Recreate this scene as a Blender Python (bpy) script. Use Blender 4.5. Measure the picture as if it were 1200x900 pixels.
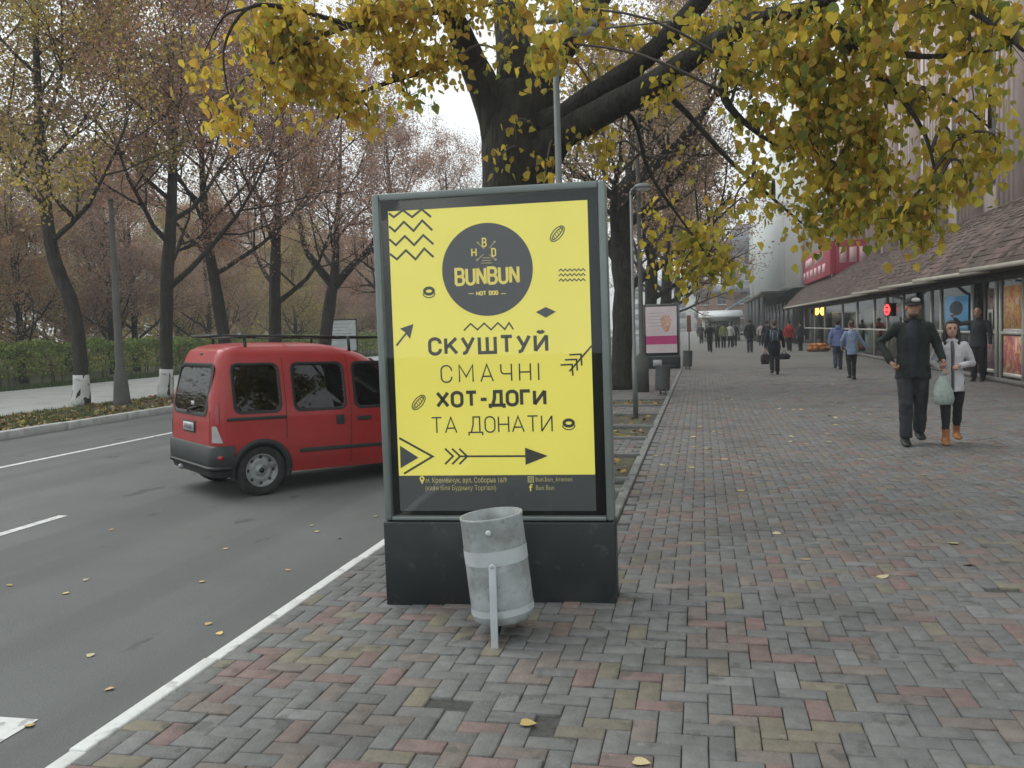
import bpy, bmesh, math, random
import numpy as np
from mathutils import Vector, Matrix, Euler
for _o in list(bpy.data.objects): bpy.data.objects.remove(_o)
SC = bpy.context.scene
COL = SC.collection
rng = np.random.default_rng(7)
random.seed(7)
R = math.radians
PI = math.pi

# ------------------------------------------------------------------ camera
FPX = 1050.0            # focal length in pixels of the 1200 px wide photograph
EYE = np.array([0.0, 0.0, 1.6])
YAW, PITCH, ROLL = R(12.019), R(3.40), R(1.7)
_fw = np.array([-math.sin(YAW)*math.cos(PITCH), math.cos(YAW)*math.cos(PITCH), -math.sin(PITCH)])
_rt = np.array([math.cos(YAW), math.sin(YAW), 0.0])
_up = np.cross(_rt, _fw)
_r2 = _rt*math.cos(ROLL) - _up*math.sin(ROLL)
_u2 = _rt*math.sin(ROLL) + _up*math.cos(ROLL)
cam_d = bpy.data.cameras.new('camera'); cam = bpy.data.objects.new('camera', cam_d); COL.objects.link(cam)
cam_d.sensor_fit = 'HORIZONTAL'; cam_d.sensor_width = 36; cam_d.lens = 36*FPX/1200
cam_d.clip_start = 0.05; cam_d.clip_end = 3000
cam.matrix_world = Matrix(((_r2[0], _u2[0], -_fw[0], EYE[0]), (_r2[1], _u2[1], -_fw[1], EYE[1]),
                           (_r2[2], _u2[2], -_fw[2], EYE[2]), (0, 0, 0, 1)))
SC.camera = cam
# measuring helpers: where a sight line of the photograph meets a real plane
def sight(px, py): return _fw + _r2*(px-600)/FPX - _u2*(py-450)/FPX
def gnd(px, py, z=0.0):
    d = sight(px, py); return Vector(EYE + d*((z-EYE[2])/d[2]))
def atY(px, py, Y):
    d = sight(px, py); return Vector(EYE + d*(Y/d[1]))
def atX(px, py, X):
    d = sight(px, py); return Vector(EYE + d*(X/d[0]))

# ------------------------------------------------------------------ light
SUN_EL, SUN_AZ = R(48), R(-70)      # high soft sun behind cloud, over the road side
w = bpy.data.worlds.new('World'); SC.world = w; w.use_nodes = True
nt = w.node_tree; bg = nt.nodes['Background']
sky = nt.nodes.new('ShaderNodeTexSky'); sky.sky_type = 'NISHITA'; sky.sun_disc = False
sky.sun_elevation = SUN_EL; sky.sun_rotation = SUN_AZ
sky.air_density = 1.0; sky.dust_density = 4.0; sky.ozone_density = 1.0
hs = nt.nodes.new('ShaderNodeHueSaturation'); hs.inputs['Saturation'].default_value = 0.12
nt.links.new(sky.outputs[0], hs.inputs['Color'])
mx = nt.nodes.new('ShaderNodeMix'); mx.data_type = 'RGBA'; mx.inputs[0].default_value = 0.8
nt.links.new(hs.outputs[0], mx.inputs[6]); mx.inputs[7].default_value = (8.6, 9.2, 9.3, 1)   # even cloud layer
nt.links.new(mx.outputs[2], bg.inputs['Color']); bg.inputs['Strength'].default_value = 0.10
sd = bpy.data.lights.new('sun', 'SUN'); sun = bpy.data.objects.new('sun', sd); COL.objects.link(sun)
sd.energy = 1.0; sd.angle = R(40); sd.color = (1, 0.97, 0.92)
_sdv = Vector((math.sin(SUN_AZ)*math.cos(SUN_EL), math.cos(SUN_AZ)*math.cos(SUN_EL), math.sin(SUN_EL)))
sun.rotation_euler = (-_sdv).to_track_quat('-Z', 'Y').to_euler()
SC.view_settings.view_transform = 'Standard'; SC.view_settings.look = 'None'
SC.view_settings.exposure = 0.48; SC.view_settings.gamma = 1.0
SC.render.engine = 'CYCLES'
SC.cycles.use_denoising = True
SC.cycles.max_bounces = 10; SC.cycles.transparent_max_bounces = 12; SC.cycles.diffuse_bounces = 6

# ------------------------------------------------------------------ materials
MATS = {}
def _lin(c):  # sRGB 0-255 -> linear
    return tuple(((x/255)/12.92 if x/255 <= .04045 else ((x/255+.055)/1.055)**2.4) for x in c)
def mat(name, col, rough=0.7, var=0.15, scale=6.0, bump=0.0, bscale=40.0, metal=0.0, spec=0.5, rnd=None, hue=0.0,
        emit=0.0, trans=0.0, stains=None, coat=0.0, detail=6.0, world=False, bstretch=None):
    """procedural Principled material: base colour varied by noise, optional per-object / per-island variation, bump, stains"""
    if name in MATS: return MATS[name]
    m = bpy.data.materials.new(name); m.use_nodes = True; MATS[name] = m
    nt = m.node_tree; N = nt.nodes; L = nt.links; b = N['Principled BSDF']
    b.inputs['Roughness'].default_value = rough; b.inputs['Metallic'].default_value = metal
    b.inputs['Specular IOR Level'].default_value = spec; b.inputs['Coat Weight'].default_value = coat
    tc = N.new('ShaderNodeTexCoord'); wp = N.new('ShaderNodeNewGeometry').outputs['Position'] if world else tc.outputs['Object']
    nz = N.new('ShaderNodeTexNoise'); nz.inputs['Scale'].default_value = scale; nz.inputs['Detail'].default_value = detail
    L.new(wp, nz.inputs['Vector'])
    mr = N.new('ShaderNodeMapRange'); mr.inputs[1].default_value = .3; mr.inputs[2].default_value = .7
    mr.inputs[3].default_value = 1-var; mr.inputs[4].default_value = 1+var; L.new(nz.outputs['Fac'], mr.inputs[0])
    hv = N.new('ShaderNodeHueSaturation'); hv.inputs['Color'].default_value = (*col[:3], 1)
    L.new(mr.outputs[0], hv.inputs['Value']); out = hv.outputs[0]
    if rnd:
        if rnd[0] == 'island':
            g = N.new('ShaderNodeNewGeometry'); r_ = g.outputs['Random Per Island']
        else:
            g = N.new('ShaderNodeObjectInfo'); r_ = g.outputs['Random']
        h2 = N.new('ShaderNodeHueSaturation'); L.new(out, h2.inputs['Color'])
        m1 = N.new('ShaderNodeMapRange'); m1.inputs[3].default_value = 1-rnd[1]; m1.inputs[4].default_value = 1+rnd[1]
        L.new(r_, m1.inputs[0]); L.new(m1.outputs[0], h2.inputs['Value'])
        if hue:
            wn = N.new('ShaderNodeTexWhiteNoise'); wn.noise_dimensions = '1D'; L.new(r_, wn.inputs['W'])
            m2 = N.new('ShaderNodeMapRange'); m2.inputs[3].default_value = .5-hue; m2.inputs[4].default_value = .5+hue
            L.new(wn.outputs[0], m2.inputs[0]); L.new(m2.outputs[0], h2.inputs['Hue'])
        out = h2.outputs[0]
    if stains:   # list of (colour, scale, threshold, softness, strength)
        for (sc_, s2, th, so, st, *sx) in stains:
            n2 = N.new('ShaderNodeTexNoise'); n2.inputs['Scale'].default_value = s2; n2.inputs['Detail'].default_value = 8
            if sx:
                mp = N.new('ShaderNodeMapping'); mp.inputs['Scale'].default_value = sx[0]; L.new(wp, mp.inputs['Vector']); L.new(mp.outputs[0], n2.inputs['Vector'])
            else: L.new(wp, n2.inputs['Vector'])
            m3 = N.new('ShaderNodeMapRange'); m3.inputs[1].default_value = th; m3.inputs[2].default_value = th+so
            m3.inputs[4].default_value = st; L.new(n2.outputs['Fac'], m3.inputs[0])
            mm = N.new('ShaderNodeMix'); mm.data_type = 'RGBA'; L.new(m3.outputs[0], mm.inputs[0])
            L.new(out, mm.inputs[6]); mm.inputs[7].default_value = (*sc_, 1); out = mm.outputs[2]
    L.new(out, b.inputs['Base Color'])
    if emit:
        L.new(out, b.inputs['Emission Color']); b.inputs['Emission Strength'].default_value = emit
    if bump:
        n3 = N.new('ShaderNodeTexNoise'); n3.inputs['Scale'].default_value = bscale; n3.inputs['Detail'].default_value = 8
        if bstretch:
            mq = N.new('ShaderNodeMapping'); mq.inputs['Scale'].default_value = bstretch; L.new(wp, mq.inputs['Vector']); L.new(mq.outputs[0], n3.inputs['Vector'])
        else: L.new(wp, n3.inputs['Vector'])
        bp = N.new('ShaderNodeBump'); bp.inputs['Strength'].default_value = bump; bp.inputs['Distance'].default_value = 0.02
        bp.inputs['Distance'].default_value = .14 if bstretch else .02; L.new(n3.outputs['Fac'], bp.inputs['Height']); L.new(bp.outputs[0], b.inputs['Normal'])
    if trans:    # thin leaf: part of the light goes through
        o = N['Material Output']; t = N.new('ShaderNodeBsdfTranslucent'); L.new(out, t.inputs['Color'])
        ms = N.new('ShaderNodeMixShader'); ms.inputs[0].default_value = trans
        L.new(b.outputs[0], ms.inputs[1]); L.new(t.outputs[0], ms.inputs[2]); L.new(ms.outputs[0], o.inputs[0])
    return m
def mat_glass(name, tint, alpha, rough=0.03):
    if name in MATS: return MATS[name]
    m = bpy.data.materials.new(name); m.use_nodes = True; MATS[name] = m
    nt = m.node_tree; N = nt.nodes; L = nt.links
    for n in list(N):
        if n.type == 'BSDF_PRINCIPLED': N.remove(n)
    t = N.new('ShaderNodeBsdfTransparent'); t.inputs[0].default_value = (*[x*alpha for x in tint], 1)
    g = N.new('ShaderNodeBsdfGlossy'); g.inputs['Roughness'].default_value = rough; g.inputs[0].default_value = (1, 1, 1, 1)
    lw = N.new('ShaderNodeLayerWeight'); pw = N.new('ShaderNodeMath'); pw.operation = 'POWER'; pw.inputs[1].default_value = 4.0
    L.new(lw.outputs['Facing'], pw.inputs[0]); f = N.new('ShaderNodeMapRange'); f.inputs[3].default_value = .045; f.inputs[4].default_value = .45
    L.new(pw.outputs[0], f.inputs[0])
    nz = N.new('ShaderNodeTexNoise'); nz.inputs['Scale'].default_value = 2.0
    bp = N.new('ShaderNodeBump'); bp.inputs['Strength'].default_value = .04; L.new(nz.outputs['Fac'], bp.inputs['Height'])
    L.new(bp.outputs[0], g.inputs['Normal'])
    ms = N.new('ShaderNodeMixShader'); L.new(f.outputs[0], ms.inputs[0]); L.new(t.outputs[0], ms.inputs[1]); L.new(g.outputs[0], ms.inputs[2])
    L.new(ms.outputs[0], N['Material Output'].inputs[0]); return m
def mat_print(name, cols, scale, rough=.35, emit=0.0, dist=1.5):
    """printed picture: a soft patchwork of food-like colours"""
    if name in MATS: return MATS[name]
    m = bpy.data.materials.new(name); m.use_nodes = True; MATS[name] = m
    N = m.node_tree.nodes; L = m.node_tree.links; b = N['Principled BSDF']; b.inputs['Roughness'].default_value = rough
    tc = N.new('ShaderNodeTexCoord'); nz = N.new('ShaderNodeTexNoise'); nz.inputs['Scale'].default_value = scale
    nz.inputs['Detail'].default_value = 3; nz.inputs['Distortion'].default_value = dist; L.new(tc.outputs['Object'], nz.inputs['Vector'])
    cr = N.new('ShaderNodeValToRGB'); e = cr.color_ramp.elements
    while len(e) < len(cols): e.new(0.5)
    for i, c in enumerate(cols):
        e[i].position = .3+.4*i/(len(cols)-1); e[i].color = (*c, 1)
    L.new(nz.outputs['Fac'], cr.inputs[0]); L.new(cr.outputs[0], b.inputs['Base Color'])
    if emit: L.new(cr.outputs[0], b.inputs['Emission Color']); b.inputs['Emission Strength'].default_value = emit
    return m

# ------------------------------------------------------------------ mesh helpers
class MB:
    """collects pieces of geometry, then links them as ONE mesh object"""
    def __init__(s): s.v = []; s.f = []; s.mi = []; s.n = 0; s.m = 0
    def add(s, verts, faces):
        verts = np.asarray(verts, float).reshape(-1, 3)
        s.v.append(verts)
        for f in faces: s.f.append(tuple(i+s.n for i in f)); s.mi.append(s.m)
        s.n += len(verts); return s
    def quads(s, q):     # array (n,4,3)
        q = np.asarray(q, float); n, k = q.shape[:2]
        idx = (np.arange(n*k)+s.n).reshape(n, k)
        s.v.append(q.reshape(-1, 3)); s.f.extend(map(tuple, idx.tolist())); s.mi.extend([s.m]*n); s.n += n*k; return s
    def box(s, c, d, rz=0.0, M=None, bev=0.0):
        x, y, z = d[0]/2, d[1]/2, d[2]/2
        if bev <= 0:
            v = np.array([(-x,-y,-z),(x,-y,-z),(x,y,-z),(-x,y,-z),(-x,-y,z),(x,-y,z),(x,y,z),(-x,y,z)])
            f = [(0,3,2,1),(4,5,6,7),(0,1,5,4),(1,2,6,5),(2,3,7,6),(3,0,4,7)]
        else:
            bm = bmesh.new(); bmesh.ops.create_cube(bm, size=1.0)
            for q in bm.verts: q.co = Vector((q.co.x*d[0], q.co.y*d[1], q.co.z*d[2]))
            bmesh.ops.bevel(bm, geom=list(bm.edges), offset=bev, segments=2, affect='EDGES', profile=.5)
            bm.verts.index_update(); v = np.array([q.co[:] for q in bm.verts]); f = [tuple(q.index for q in g.verts) for g in bm.faces]; bm.free()
        if rz:
            cc, ss = math.cos(rz), math.sin(rz); v = np.stack([v[:,0]*cc-v[:,1]*ss, v[:,0]*ss+v[:,1]*cc, v[:,2]], 1)
        if M is not None:
            A = np.array(M.to_3x3()); v = v@A.T
        return s.add(v+np.array(c[:3]), f)
    def tube(s, pts, rad, seg=8, cap=True, flat=1.0, wob=0.0):
        pts = [np.array(p[:3], float) for p in pts]
        if not hasattr(rad, '__len__'): rad = [rad]*len(pts)
        n = len(pts); rings = []; u = None
        for i in range(n):
            t = pts[min(i+1, n-1)]-pts[max(i-1, 0)]; t = t/(np.linalg.norm(t)+1e-9)
            if u is None:
                a = np.array([0, 0, 1.]) if abs(t[2]) < .9 else np.array([0, 1., 0]); u = np.cross(a, t)
            u = u-t*(u@t); u = u/(np.linalg.norm(u)+1e-9); v_ = np.cross(t, u)
            an = np.arange(seg)*2*PI/seg
            rr = rad[i]*(1+(wob*rng.uniform(-1, 1, seg) if wob else 0))
            rings.append(pts[i]+(np.cos(an)*rr)[:, None]*u+(np.sin(an)*rr*flat)[:, None]*v_)
        f = []
        for i in range(n-1):
            for k in range(seg):
                k2 = (k+1) % seg; f.append((i*seg+k, i*seg+k2, (i+1)*seg+k2, (i+1)*seg+k))
        if cap: f.append(tuple(range(seg-1, -1, -1))); f.append(tuple((n-1)*seg+k for k in range(seg)))
        return s.add(np.concatenate(rings), f)
    def loft(s, rings, cap=True):   # rings: list of equal length point lists
        k = len(rings[0]); f = []
        for i in range(len(rings)-1):
            for j in range(k):
                j2 = (j+1) % k; f.append((i*k+j, i*k+j2, (i+1)*k+j2, (i+1)*k+j))
        if cap: f.append(tuple(range(k-1, -1, -1))); f.append(tuple((len(rings)-1)*k+j for j in range(k)))
        return s.add(np.concatenate([np.asarray(r, float) for r in rings]), f)
    def ellipsoid(s, c, r, nu=12, nv=8, M=None):
        rings = []
        for i in range(1, nv):
            th = PI*i/nv
            rings.append([(r[0]*math.sin(th)*math.cos(a), r[1]*math.sin(th)*math.sin(a), -r[2]*math.cos(th)) for a in np.arange(nu)*2*PI/nu])
        v = np.array([p for q in rings for p in q]+[(0, 0, -r[2]), (0, 0, r[2])]); f = []
        for i in range(nv-2):
            for j in range(nu):
                j2 = (j+1) % nu; f.append((i*nu+j, i*nu+j2, (i+1)*nu+j2, (i+1)*nu+j))
        b, t = len(v)-2, len(v)-1
        for j in range(nu):
            j2 = (j+1) % nu; f.append((b, j2, j)); f.append((t, (nv-2)*nu+j, (nv-2)*nu+j2))
        if M is not None: v = v@np.array(M.to_3x3()).T
        return s.add(v+np.array(c[:3]), f)
    def prism(s, poly, z0, z1):     # poly of (x,y)
        n = len(poly); v = [(x, y, z0) for x, y in poly]+[(x, y, z1) for x, y in poly]
        f = [tuple(range(n-1, -1, -1)), tuple(range(n, 2*n))]+[(i, (i+1) % n, n+(i+1) % n, n+i) for i in range(n)]
        return s.add(v, f)
    def mesh(s, name, mats, smooth=False):
        me = bpy.data.meshes.new(name)
        v = np.concatenate(s.v) if s.v else np.zeros((0, 3))
        tot = np.array([len(f) for f in s.f], np.int32); st = np.concatenate([[0], np.cumsum(tot)[:-1]]).astype(np.int32) if len(tot) else tot
        li = np.fromiter((i for f in s.f for i in f), np.int32)
        me.vertices.add(len(v)); me.vertices.foreach_set('co', v.astype(np.float32).ravel())
        me.loops.add(len(li)); me.loops.foreach_set('vertex_index', li)
        me.polygons.add(len(tot)); me.polygons.foreach_set('loop_start', st); me.polygons.foreach_set('loop_total', tot)
        if not isinstance(mats, (list, tuple)): mats = [mats]
        for m in mats: me.materials.append(m)
        if len(mats) > 1: me.polygons.foreach_set('material_index', np.array(s.mi, np.int32))
        if smooth: me.polygons.foreach_set('use_smooth', np.ones(len(tot), bool))
        me.update(calc_edges=True); me.validate(); return me
    def build(s, name, mats, parent=None, smooth=False, loc=None, **kw):
        return link(name, s.mesh(name, mats, smooth), parent, loc, **kw)
def link(name, me, parent=None, loc=None, rot=None, label=None, cat=None, group=None, kind=None):
    o = bpy.data.objects.new(name, me); COL.objects.link(o)
    if parent is not None: o.parent = parent
    if loc is not None: o.location = loc
    if rot is not None: o.rotation_euler = rot
    return tag(o, label, cat, group, kind)
def tag(o, label=None, cat=None, group=None, kind=None):
    if label: o['label'] = label
    if cat: o['category'] = cat
    if group: o['group'] = group
    if kind: o['kind'] = kind
    return o
def thing(name, label, cat, loc=(0, 0, 0), rz=0.0, group=None):
    o = bpy.data.objects.new(name, None); COL.objects.link(o); o.location = loc; o.rotation_euler = (0, 0, rz)
    o.empty_display_size = .1
    return tag(o, label, cat, group)
def dup(root, loc, rz=None, label=None, group=None, scale=None):
    kids = {}
    for o in bpy.data.objects:
        if o.parent is not None: kids.setdefault(o.parent, []).append(o)
    def cp(o, par):
        c = o.copy(); COL.objects.link(c)
        if par is not None: c.parent = par
        for ch in kids.get(o, []): cp(ch, c)
        return c
    r = cp(root, None); r.location = loc
    if rz is not None: r.rotation_euler = (0, 0, rz)
    if scale: r.scale = (scale,)*3
    if label: r['label'] = label
    if group: r['group'] = group
    return r
def remeshed(mb, name, material, voxel, smooth=3, folds=0.0):
    """fuse the collected solids into one continuous skin"""
    me = mb.mesh('_tmp', material); o = bpy.data.objects.new('_tmp', me); COL.objects.link(o)
    r = o.modifiers.new('r', 'REMESH'); r.mode = 'VOXEL'; r.voxel_size = voxel; r.use_smooth_shade = True
    if smooth:
        q = o.modifiers.new('s', 'SMOOTH'); q.factor = .5; q.iterations = smooth
    if folds:
        for sz, st in ((.16, 1.0), (.06, .45)):
            tx = bpy.data.textures.new('folds', 'CLOUDS'); tx.noise_scale = sz; tx.noise_depth = 1
            d = o.modifiers.new('d', 'DISPLACE'); d.texture = tx; d.strength = folds*st; d.mid_level = .5; d.texture_coords = 'LOCAL'
    dg = bpy.context.evaluated_depsgraph_get(); out = bpy.data.meshes.new_from_object(o.evaluated_get(dg)); out.name = name
    out.materials.clear(); out.materials.append(material)
    bpy.data.objects.remove(o); bpy.data.meshes.remove(me); return out

# ================================================================== THE SETTING
ROADZ = -0.15
KX = -2.48                      # road edge of the near pavement
FKX = -12.75                    # far kerb
M_asph = mat('asphalt', (.122, .128, .127), .88, .12, .7, bump=.35, bscale=110, detail=10, stains=[((.095, .097, .095), .45, .5, .14, .5), ((.20, .20, .19), 95, .60, .08, .6), ((.06, .06, .06), 80, .62, .06, .5), ((.17, .165, .15), .9, .60, .10, .35), ((.088, .09, .088), 1.6, .50, .12, .45, (1, .05, 1)), ((.05, .05, .05), 2.6, .66, .03, .6, (1, .5, 1))])
M_white = mat('road_paint', (.62, .63, .62), .8, .12, 9, bump=.1, stains=[((.2, .2, .2), 14, .56, .06, .6)])
M_kerbw = mat('whitewashed_kerb', (.60, .61, .60), .85, .10, 5, bump=.3, bscale=30, stains=[((.30, .30, .29), 9, .60, .08, .6)])
M_kerbg = mat('kerb_concrete', (.36, .37, .36), .9, .15, 4, bump=.2)
M_sand = mat('joint_sand', (.062, .062, .058), .95, .3, 30, bump=.5, bscale=120)
M_soil = mat('pit_soil', (.07, .062, .045), .95, .35, 12, bump=.8, bscale=60, stains=[((.10, .11, .05), 4, .5, .1, .7)])
M_path = mat('pale_path', (.36, .37, .36), .9, .16, 26, bump=.5, bscale=40, stains=[((.22, .22, .21), 1.2, .52, .1, .5)])
M_verge = mat('verge_earth', (.085, .075, .04), .95, .3, 5, bump=.6, bscale=50, stains=[((.07, .085, .03), 2.0, .5, .1, .7)])
M_ground = mat('park_earth', (.075, .07, .04), .95, .3, 1.0, bump=.4, stains=[((.055, .08, .03), .4, .45, .15, .8)])

def sheet(name, x0, x1, y0, y1, z, m, nx=1, ny=1, parent=None, kind='structure', zf=None):
    xs = np.linspace(x0, x1, nx+1); ys = np.linspace(y0, y1, ny+1)
    v = [(x, y, z if zf is None else zf(x, y)) for y in ys for x in xs]
    f = [(j*(nx+1)+i, j*(nx+1)+i+1, (j+1)*(nx+1)+i+1, (j+1)*(nx+1)+i) for j in range(ny) for i in range(nx)]
    return MB().add(v, f).build(name, m, parent, kind=kind)
sheet('ground', -420, 420, -60, 900, -0.30, M_ground)
road = sheet('road', FKX+.05, KX-.05, -8, 420, ROADZ, M_asph)
# road markings, 4 mm above the asphalt
zm = ROADZ+.004
MB().quads([[(-9.97, -5, zm), (-9.85, -5, zm), (-9.85, 200, zm), (-9.97, 200, zm)]]).build('solid_line', M_white, road)
for y in (3.4, 11.9, 20.4, 28.9, 37.4):
    MB().quads([[(-6.46, y, zm), (-6.35, y, zm), (-6.35, y+4.5, zm), (-6.46, y+4.5, zm)]]).build('lane_dash', M_white, road)
for k in range(5):
    x = -3.06-.9*k; MB().quads([[(x-.45, .8, zm), (x, .8, zm), (x, 3.53, zm), (x-.45, 3.53, zm)]]).build('crossing_stripe', M_white, road)

M_edge = mat('edging_concrete', (.19, .195, .185), .9, .2, 4, bump=.3, stains=[((.10, .10, .09), 3, .5, .15, .6)])
# ---- pavement of herringbone bricks
SX0, SX1 = KX+.092, 7.25
def pave_far():
    m = bpy.data.materials.new('far_paving'); m.use_nodes = True; N = m.node_tree.nodes; L = m.node_tree.links; b = N['Principled BSDF']
    b.inputs['Roughness'].default_value = .8
    tc = N.new('ShaderNodeTexCoord'); br = N.new('ShaderNodeTexBrick'); br.inputs['Scale'].default_value = 1.0
    br.inputs['Brick Width'].default_value = .1; br.inputs['Row Height'].default_value = .2; br.inputs['Mortar Size'].default_value = .004
    br.inputs['Color1'].default_value = (.142, .146, .135, 1); br.inputs['Color2'].default_value = (.150, .134, .120, 1); br.inputs['Mortar'].default_value = (.095, .097, .092, 1)
    L.new(tc.outputs['Object'], br.inputs['Vector'])
    nz = N.new('ShaderNodeTexNoise'); nz.inputs['Scale'].default_value = .6; nz.inputs['Detail'].default_value = 8; L.new(tc.outputs['Object'], nz.inputs['Vector'])
    mr = N.new('ShaderNodeMapRange'); mr.inputs[3].default_value = .65; mr.inputs[4].default_value = 1.35; L.new(nz.outputs['Fac'], mr.inputs[0])
    hv = N.new('ShaderNodeHueSaturation'); L.new(br.outputs['Color'], hv.inputs['Color']); L.new(mr.outputs[0], hv.inputs['Value'])
    L.new(hv.outputs[0], b.inputs['Base Color']); return m
YB = 33.0                       # bricks are laid one by one up to here
pave = sheet('sidewalk', SX0, SX1+2.2, -4, YB, -.016, M_sand)
sheet('far_paving', SX0, SX1+2.2, YB, 300, .0, pave_far(), parent=pave, kind='structure')
pits = []                       # tree pits in the strip beside the kerb: (y0, y1)
for a, b in ((576, 561), (535.5, 561), (514.5, 502), (500, 486)):
    y0, y1 = sorted((gnd(765, a).y, gnd(765, b).y)); pits.append((y0, y1))
pits = [(7.7, 8.6), (9.35, 11.05), (12.85, 14.2), (14.5, 16.3), (18.2, 19.6)]
PX0, PX1 = -2.2, -0.82
def in_pit(x, y):
    return any(PX0-.12 < x < PX1+.12 and a-.06 < y < b+.06 for a, b in pits) or (y > 7.2 and PX1-.02 < x < PX1+.14)
BR = [('brick_grey', (.150, .151, .149)), ('brick_slate', (.138, .140, .140)), ('brick_red', (.180, .127, .117)), ('brick_ochre', (.168, .152, .116)),
      ('brick_tan', (.166, .141, .127)), ('brick_pale', (.178, .183, .180))]
BRP = [.45, .18, .11, .08, .16, .02]
def brick_mats(src, k): return [mat(n+k, c, .82, .16, 16, bump=.4, bscale=70, rnd=(src, .10), world=True, stains=[((.085, .083, .078), 1.1, .50, .16, .55), ((.07, .07, .062), 6, .60, .06, .6), ((.25, .25, .235), 9, .68, .04, .4)]) for n, c in BR]
bm_obj, bm_isl = brick_mats('object', ''), brick_mats('island', '_laid')
def brick_geo(lx, ly):
    g = .0022; c = .005; x, y = lx/2-g, ly/2-g
    v = [(sx*x, sy*y, -.028) for sx, sy in ((-1,-1),(1,-1),(1,1),(-1,1))]+[(sx*x, sy*y, -.004) for sx, sy in ((-1,-1),(1,-1),(1,1),(-1,1))]+\
        [(sx*(x-c), sy*(y-c), .0) for sx, sy in ((-1,-1),(1,-1),(1,1),(-1,1))]
    f = [(8, 9, 10, 11)]+[(4+i, 4+(i+1) % 4, 8+(i+1) % 4, 8+i) for i in range(4)]+[(i, (i+1) % 4, 4+(i+1) % 4, 4+i) for i in range(4)]
    return np.array(v), f
missing = [gnd(x, y) for x, y in ((575, 838), (621, 852), (533, 819), (668, 785), (690, 818), (440, 872), (470, 888), (1165, 690))]
def swell(x, y):                # the footway has heaved beside the stand
    sm = lambda t: max(0, min(1, t))**2*(3-2*max(0, min(1, t)))
    return .05*sm((x+2.0)/1.4)*(1-sm((x+.3)/1.6))*math.exp(-((y-5.2)/.75)**2)
laid = []
U = .1
for i in range(int(SX0/U)-2, int(SX1/U)+3):
    for j in range(10, int(YB/U)+1):
        d = (i-j) % 4
        if d == 0: cx, cy, o = (i+1)*U, (j+.5)*U, 0
        elif d == 3: cx, cy, o = (i+.5)*U, (j+1)*U, 1
        else: continue
        hx, hy = (.1, .05) if o == 0 else (.05, .1)
        if cx+hx > SX1+.05 or cy+hy > YB: continue
        cut = None
        if cx-hx < SX0-.001:     # cut to fit along the kerb
            if cx+hx < SX0+.025: continue
            cut = (cx+hx-SX0, hy*2); cx = (cx+hx+SX0)/2
        if in_pit(cx, cy): continue
        if any(abs(cx-m.x) < .055 and abs(cy-m.y) < .055 for m in missing): continue
        # in view?
        p = np.array([cx, cy, 0])-EYE; z_ = p@_fw
        if z_ < .5: continue
        ix, iy = 600+FPX*(p@_r2)/z_, 450-FPX*(p@_u2)/z_
        if not (-140 < ix < 1340 and iy < 1010): continue
        vis = 0 <= ix <= 1200 and iy <= 900 and not (455 < ix < 727 and 395 < iy < 692)
        laid.append((z_ if vis and not cut else z_+8, cx, cy, o, cut))
laid.sort(key=lambda t: t[0])
geo = [brick_geo(.2, .1), brick_geo(.1, .2)]
bmesh_cache = {}
stuff_b = MB()
for n, (z_, cx, cy, o, cut) in enumerate(laid):
    cl = int(rng.choice(6, p=BRP)); tx, ty = rng.normal(0, .006, 2); dz = rng.normal(0, .0022)-.001; rz_ = rng.normal(0, .008)
    sink = .012*math.exp(-((cx+1.0)**2+(cy-3.0)**2)/.5)*rng.random()
    if n < 300:
        if (o, cl) not in bmesh_cache: bmesh_cache[o, cl] = MB().add(*geo[o]).mesh('brick', bm_obj[cl])
        link('brick', bmesh_cache[o, cl], pave, (cx, cy, dz-sink+swell(cx, cy)), (tx, ty, rz_))
    else:
        v = (brick_geo(*cut)[0] if cut else geo[o][0].copy()); v[:, 2] += dz-sink+swell(cx, cy)+v[:, 0]*tx+v[:, 1]*ty; c_, s_ = math.cos(rz_), math.sin(rz_)
        x_ = v[:, 0]*c_-v[:, 1]*s_; v[:, 1] = v[:, 0]*s_+v[:, 1]*c_; v[:, 0] = x_; v += (cx, cy, 0)
        stuff_b.m = cl; stuff_b.add(v, geo[o][1])
stuff_b.build('laid_bricks', bm_isl, pave, kind='stuff')
# tree pits with low concrete edging
for a, b in pits:
    pit = sheet('tree_pit', PX0, PX1, a, b, -.010, M_soil, parent=pave, kind='structure', nx=6, ny=6, zf=lambda x, y: -.012+.014*rng.random())
    for (cx, cy, lx, ly) in (((PX0+PX1)/2, a-.03, PX1-PX0+.1, .06), ((PX0+PX1)/2, b+.03, PX1-PX0+.1, .06), (PX0-.03, (a+b)/2, .06, b-a-.004)):
        MB().box((cx, cy, .005), (lx, ly, .07), bev=.008).build('edging_stone', M_edge, pit)
y = 7.3
while y < 60:                   # continuous edging strip between pits and footway
    MB().box((PX1+.06, y+.5, -.022), (.09, .985, .08), rz=rng.normal(0, .004), bev=.01).build('edging_stone', M_edge, pave); y += 1.0
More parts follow.
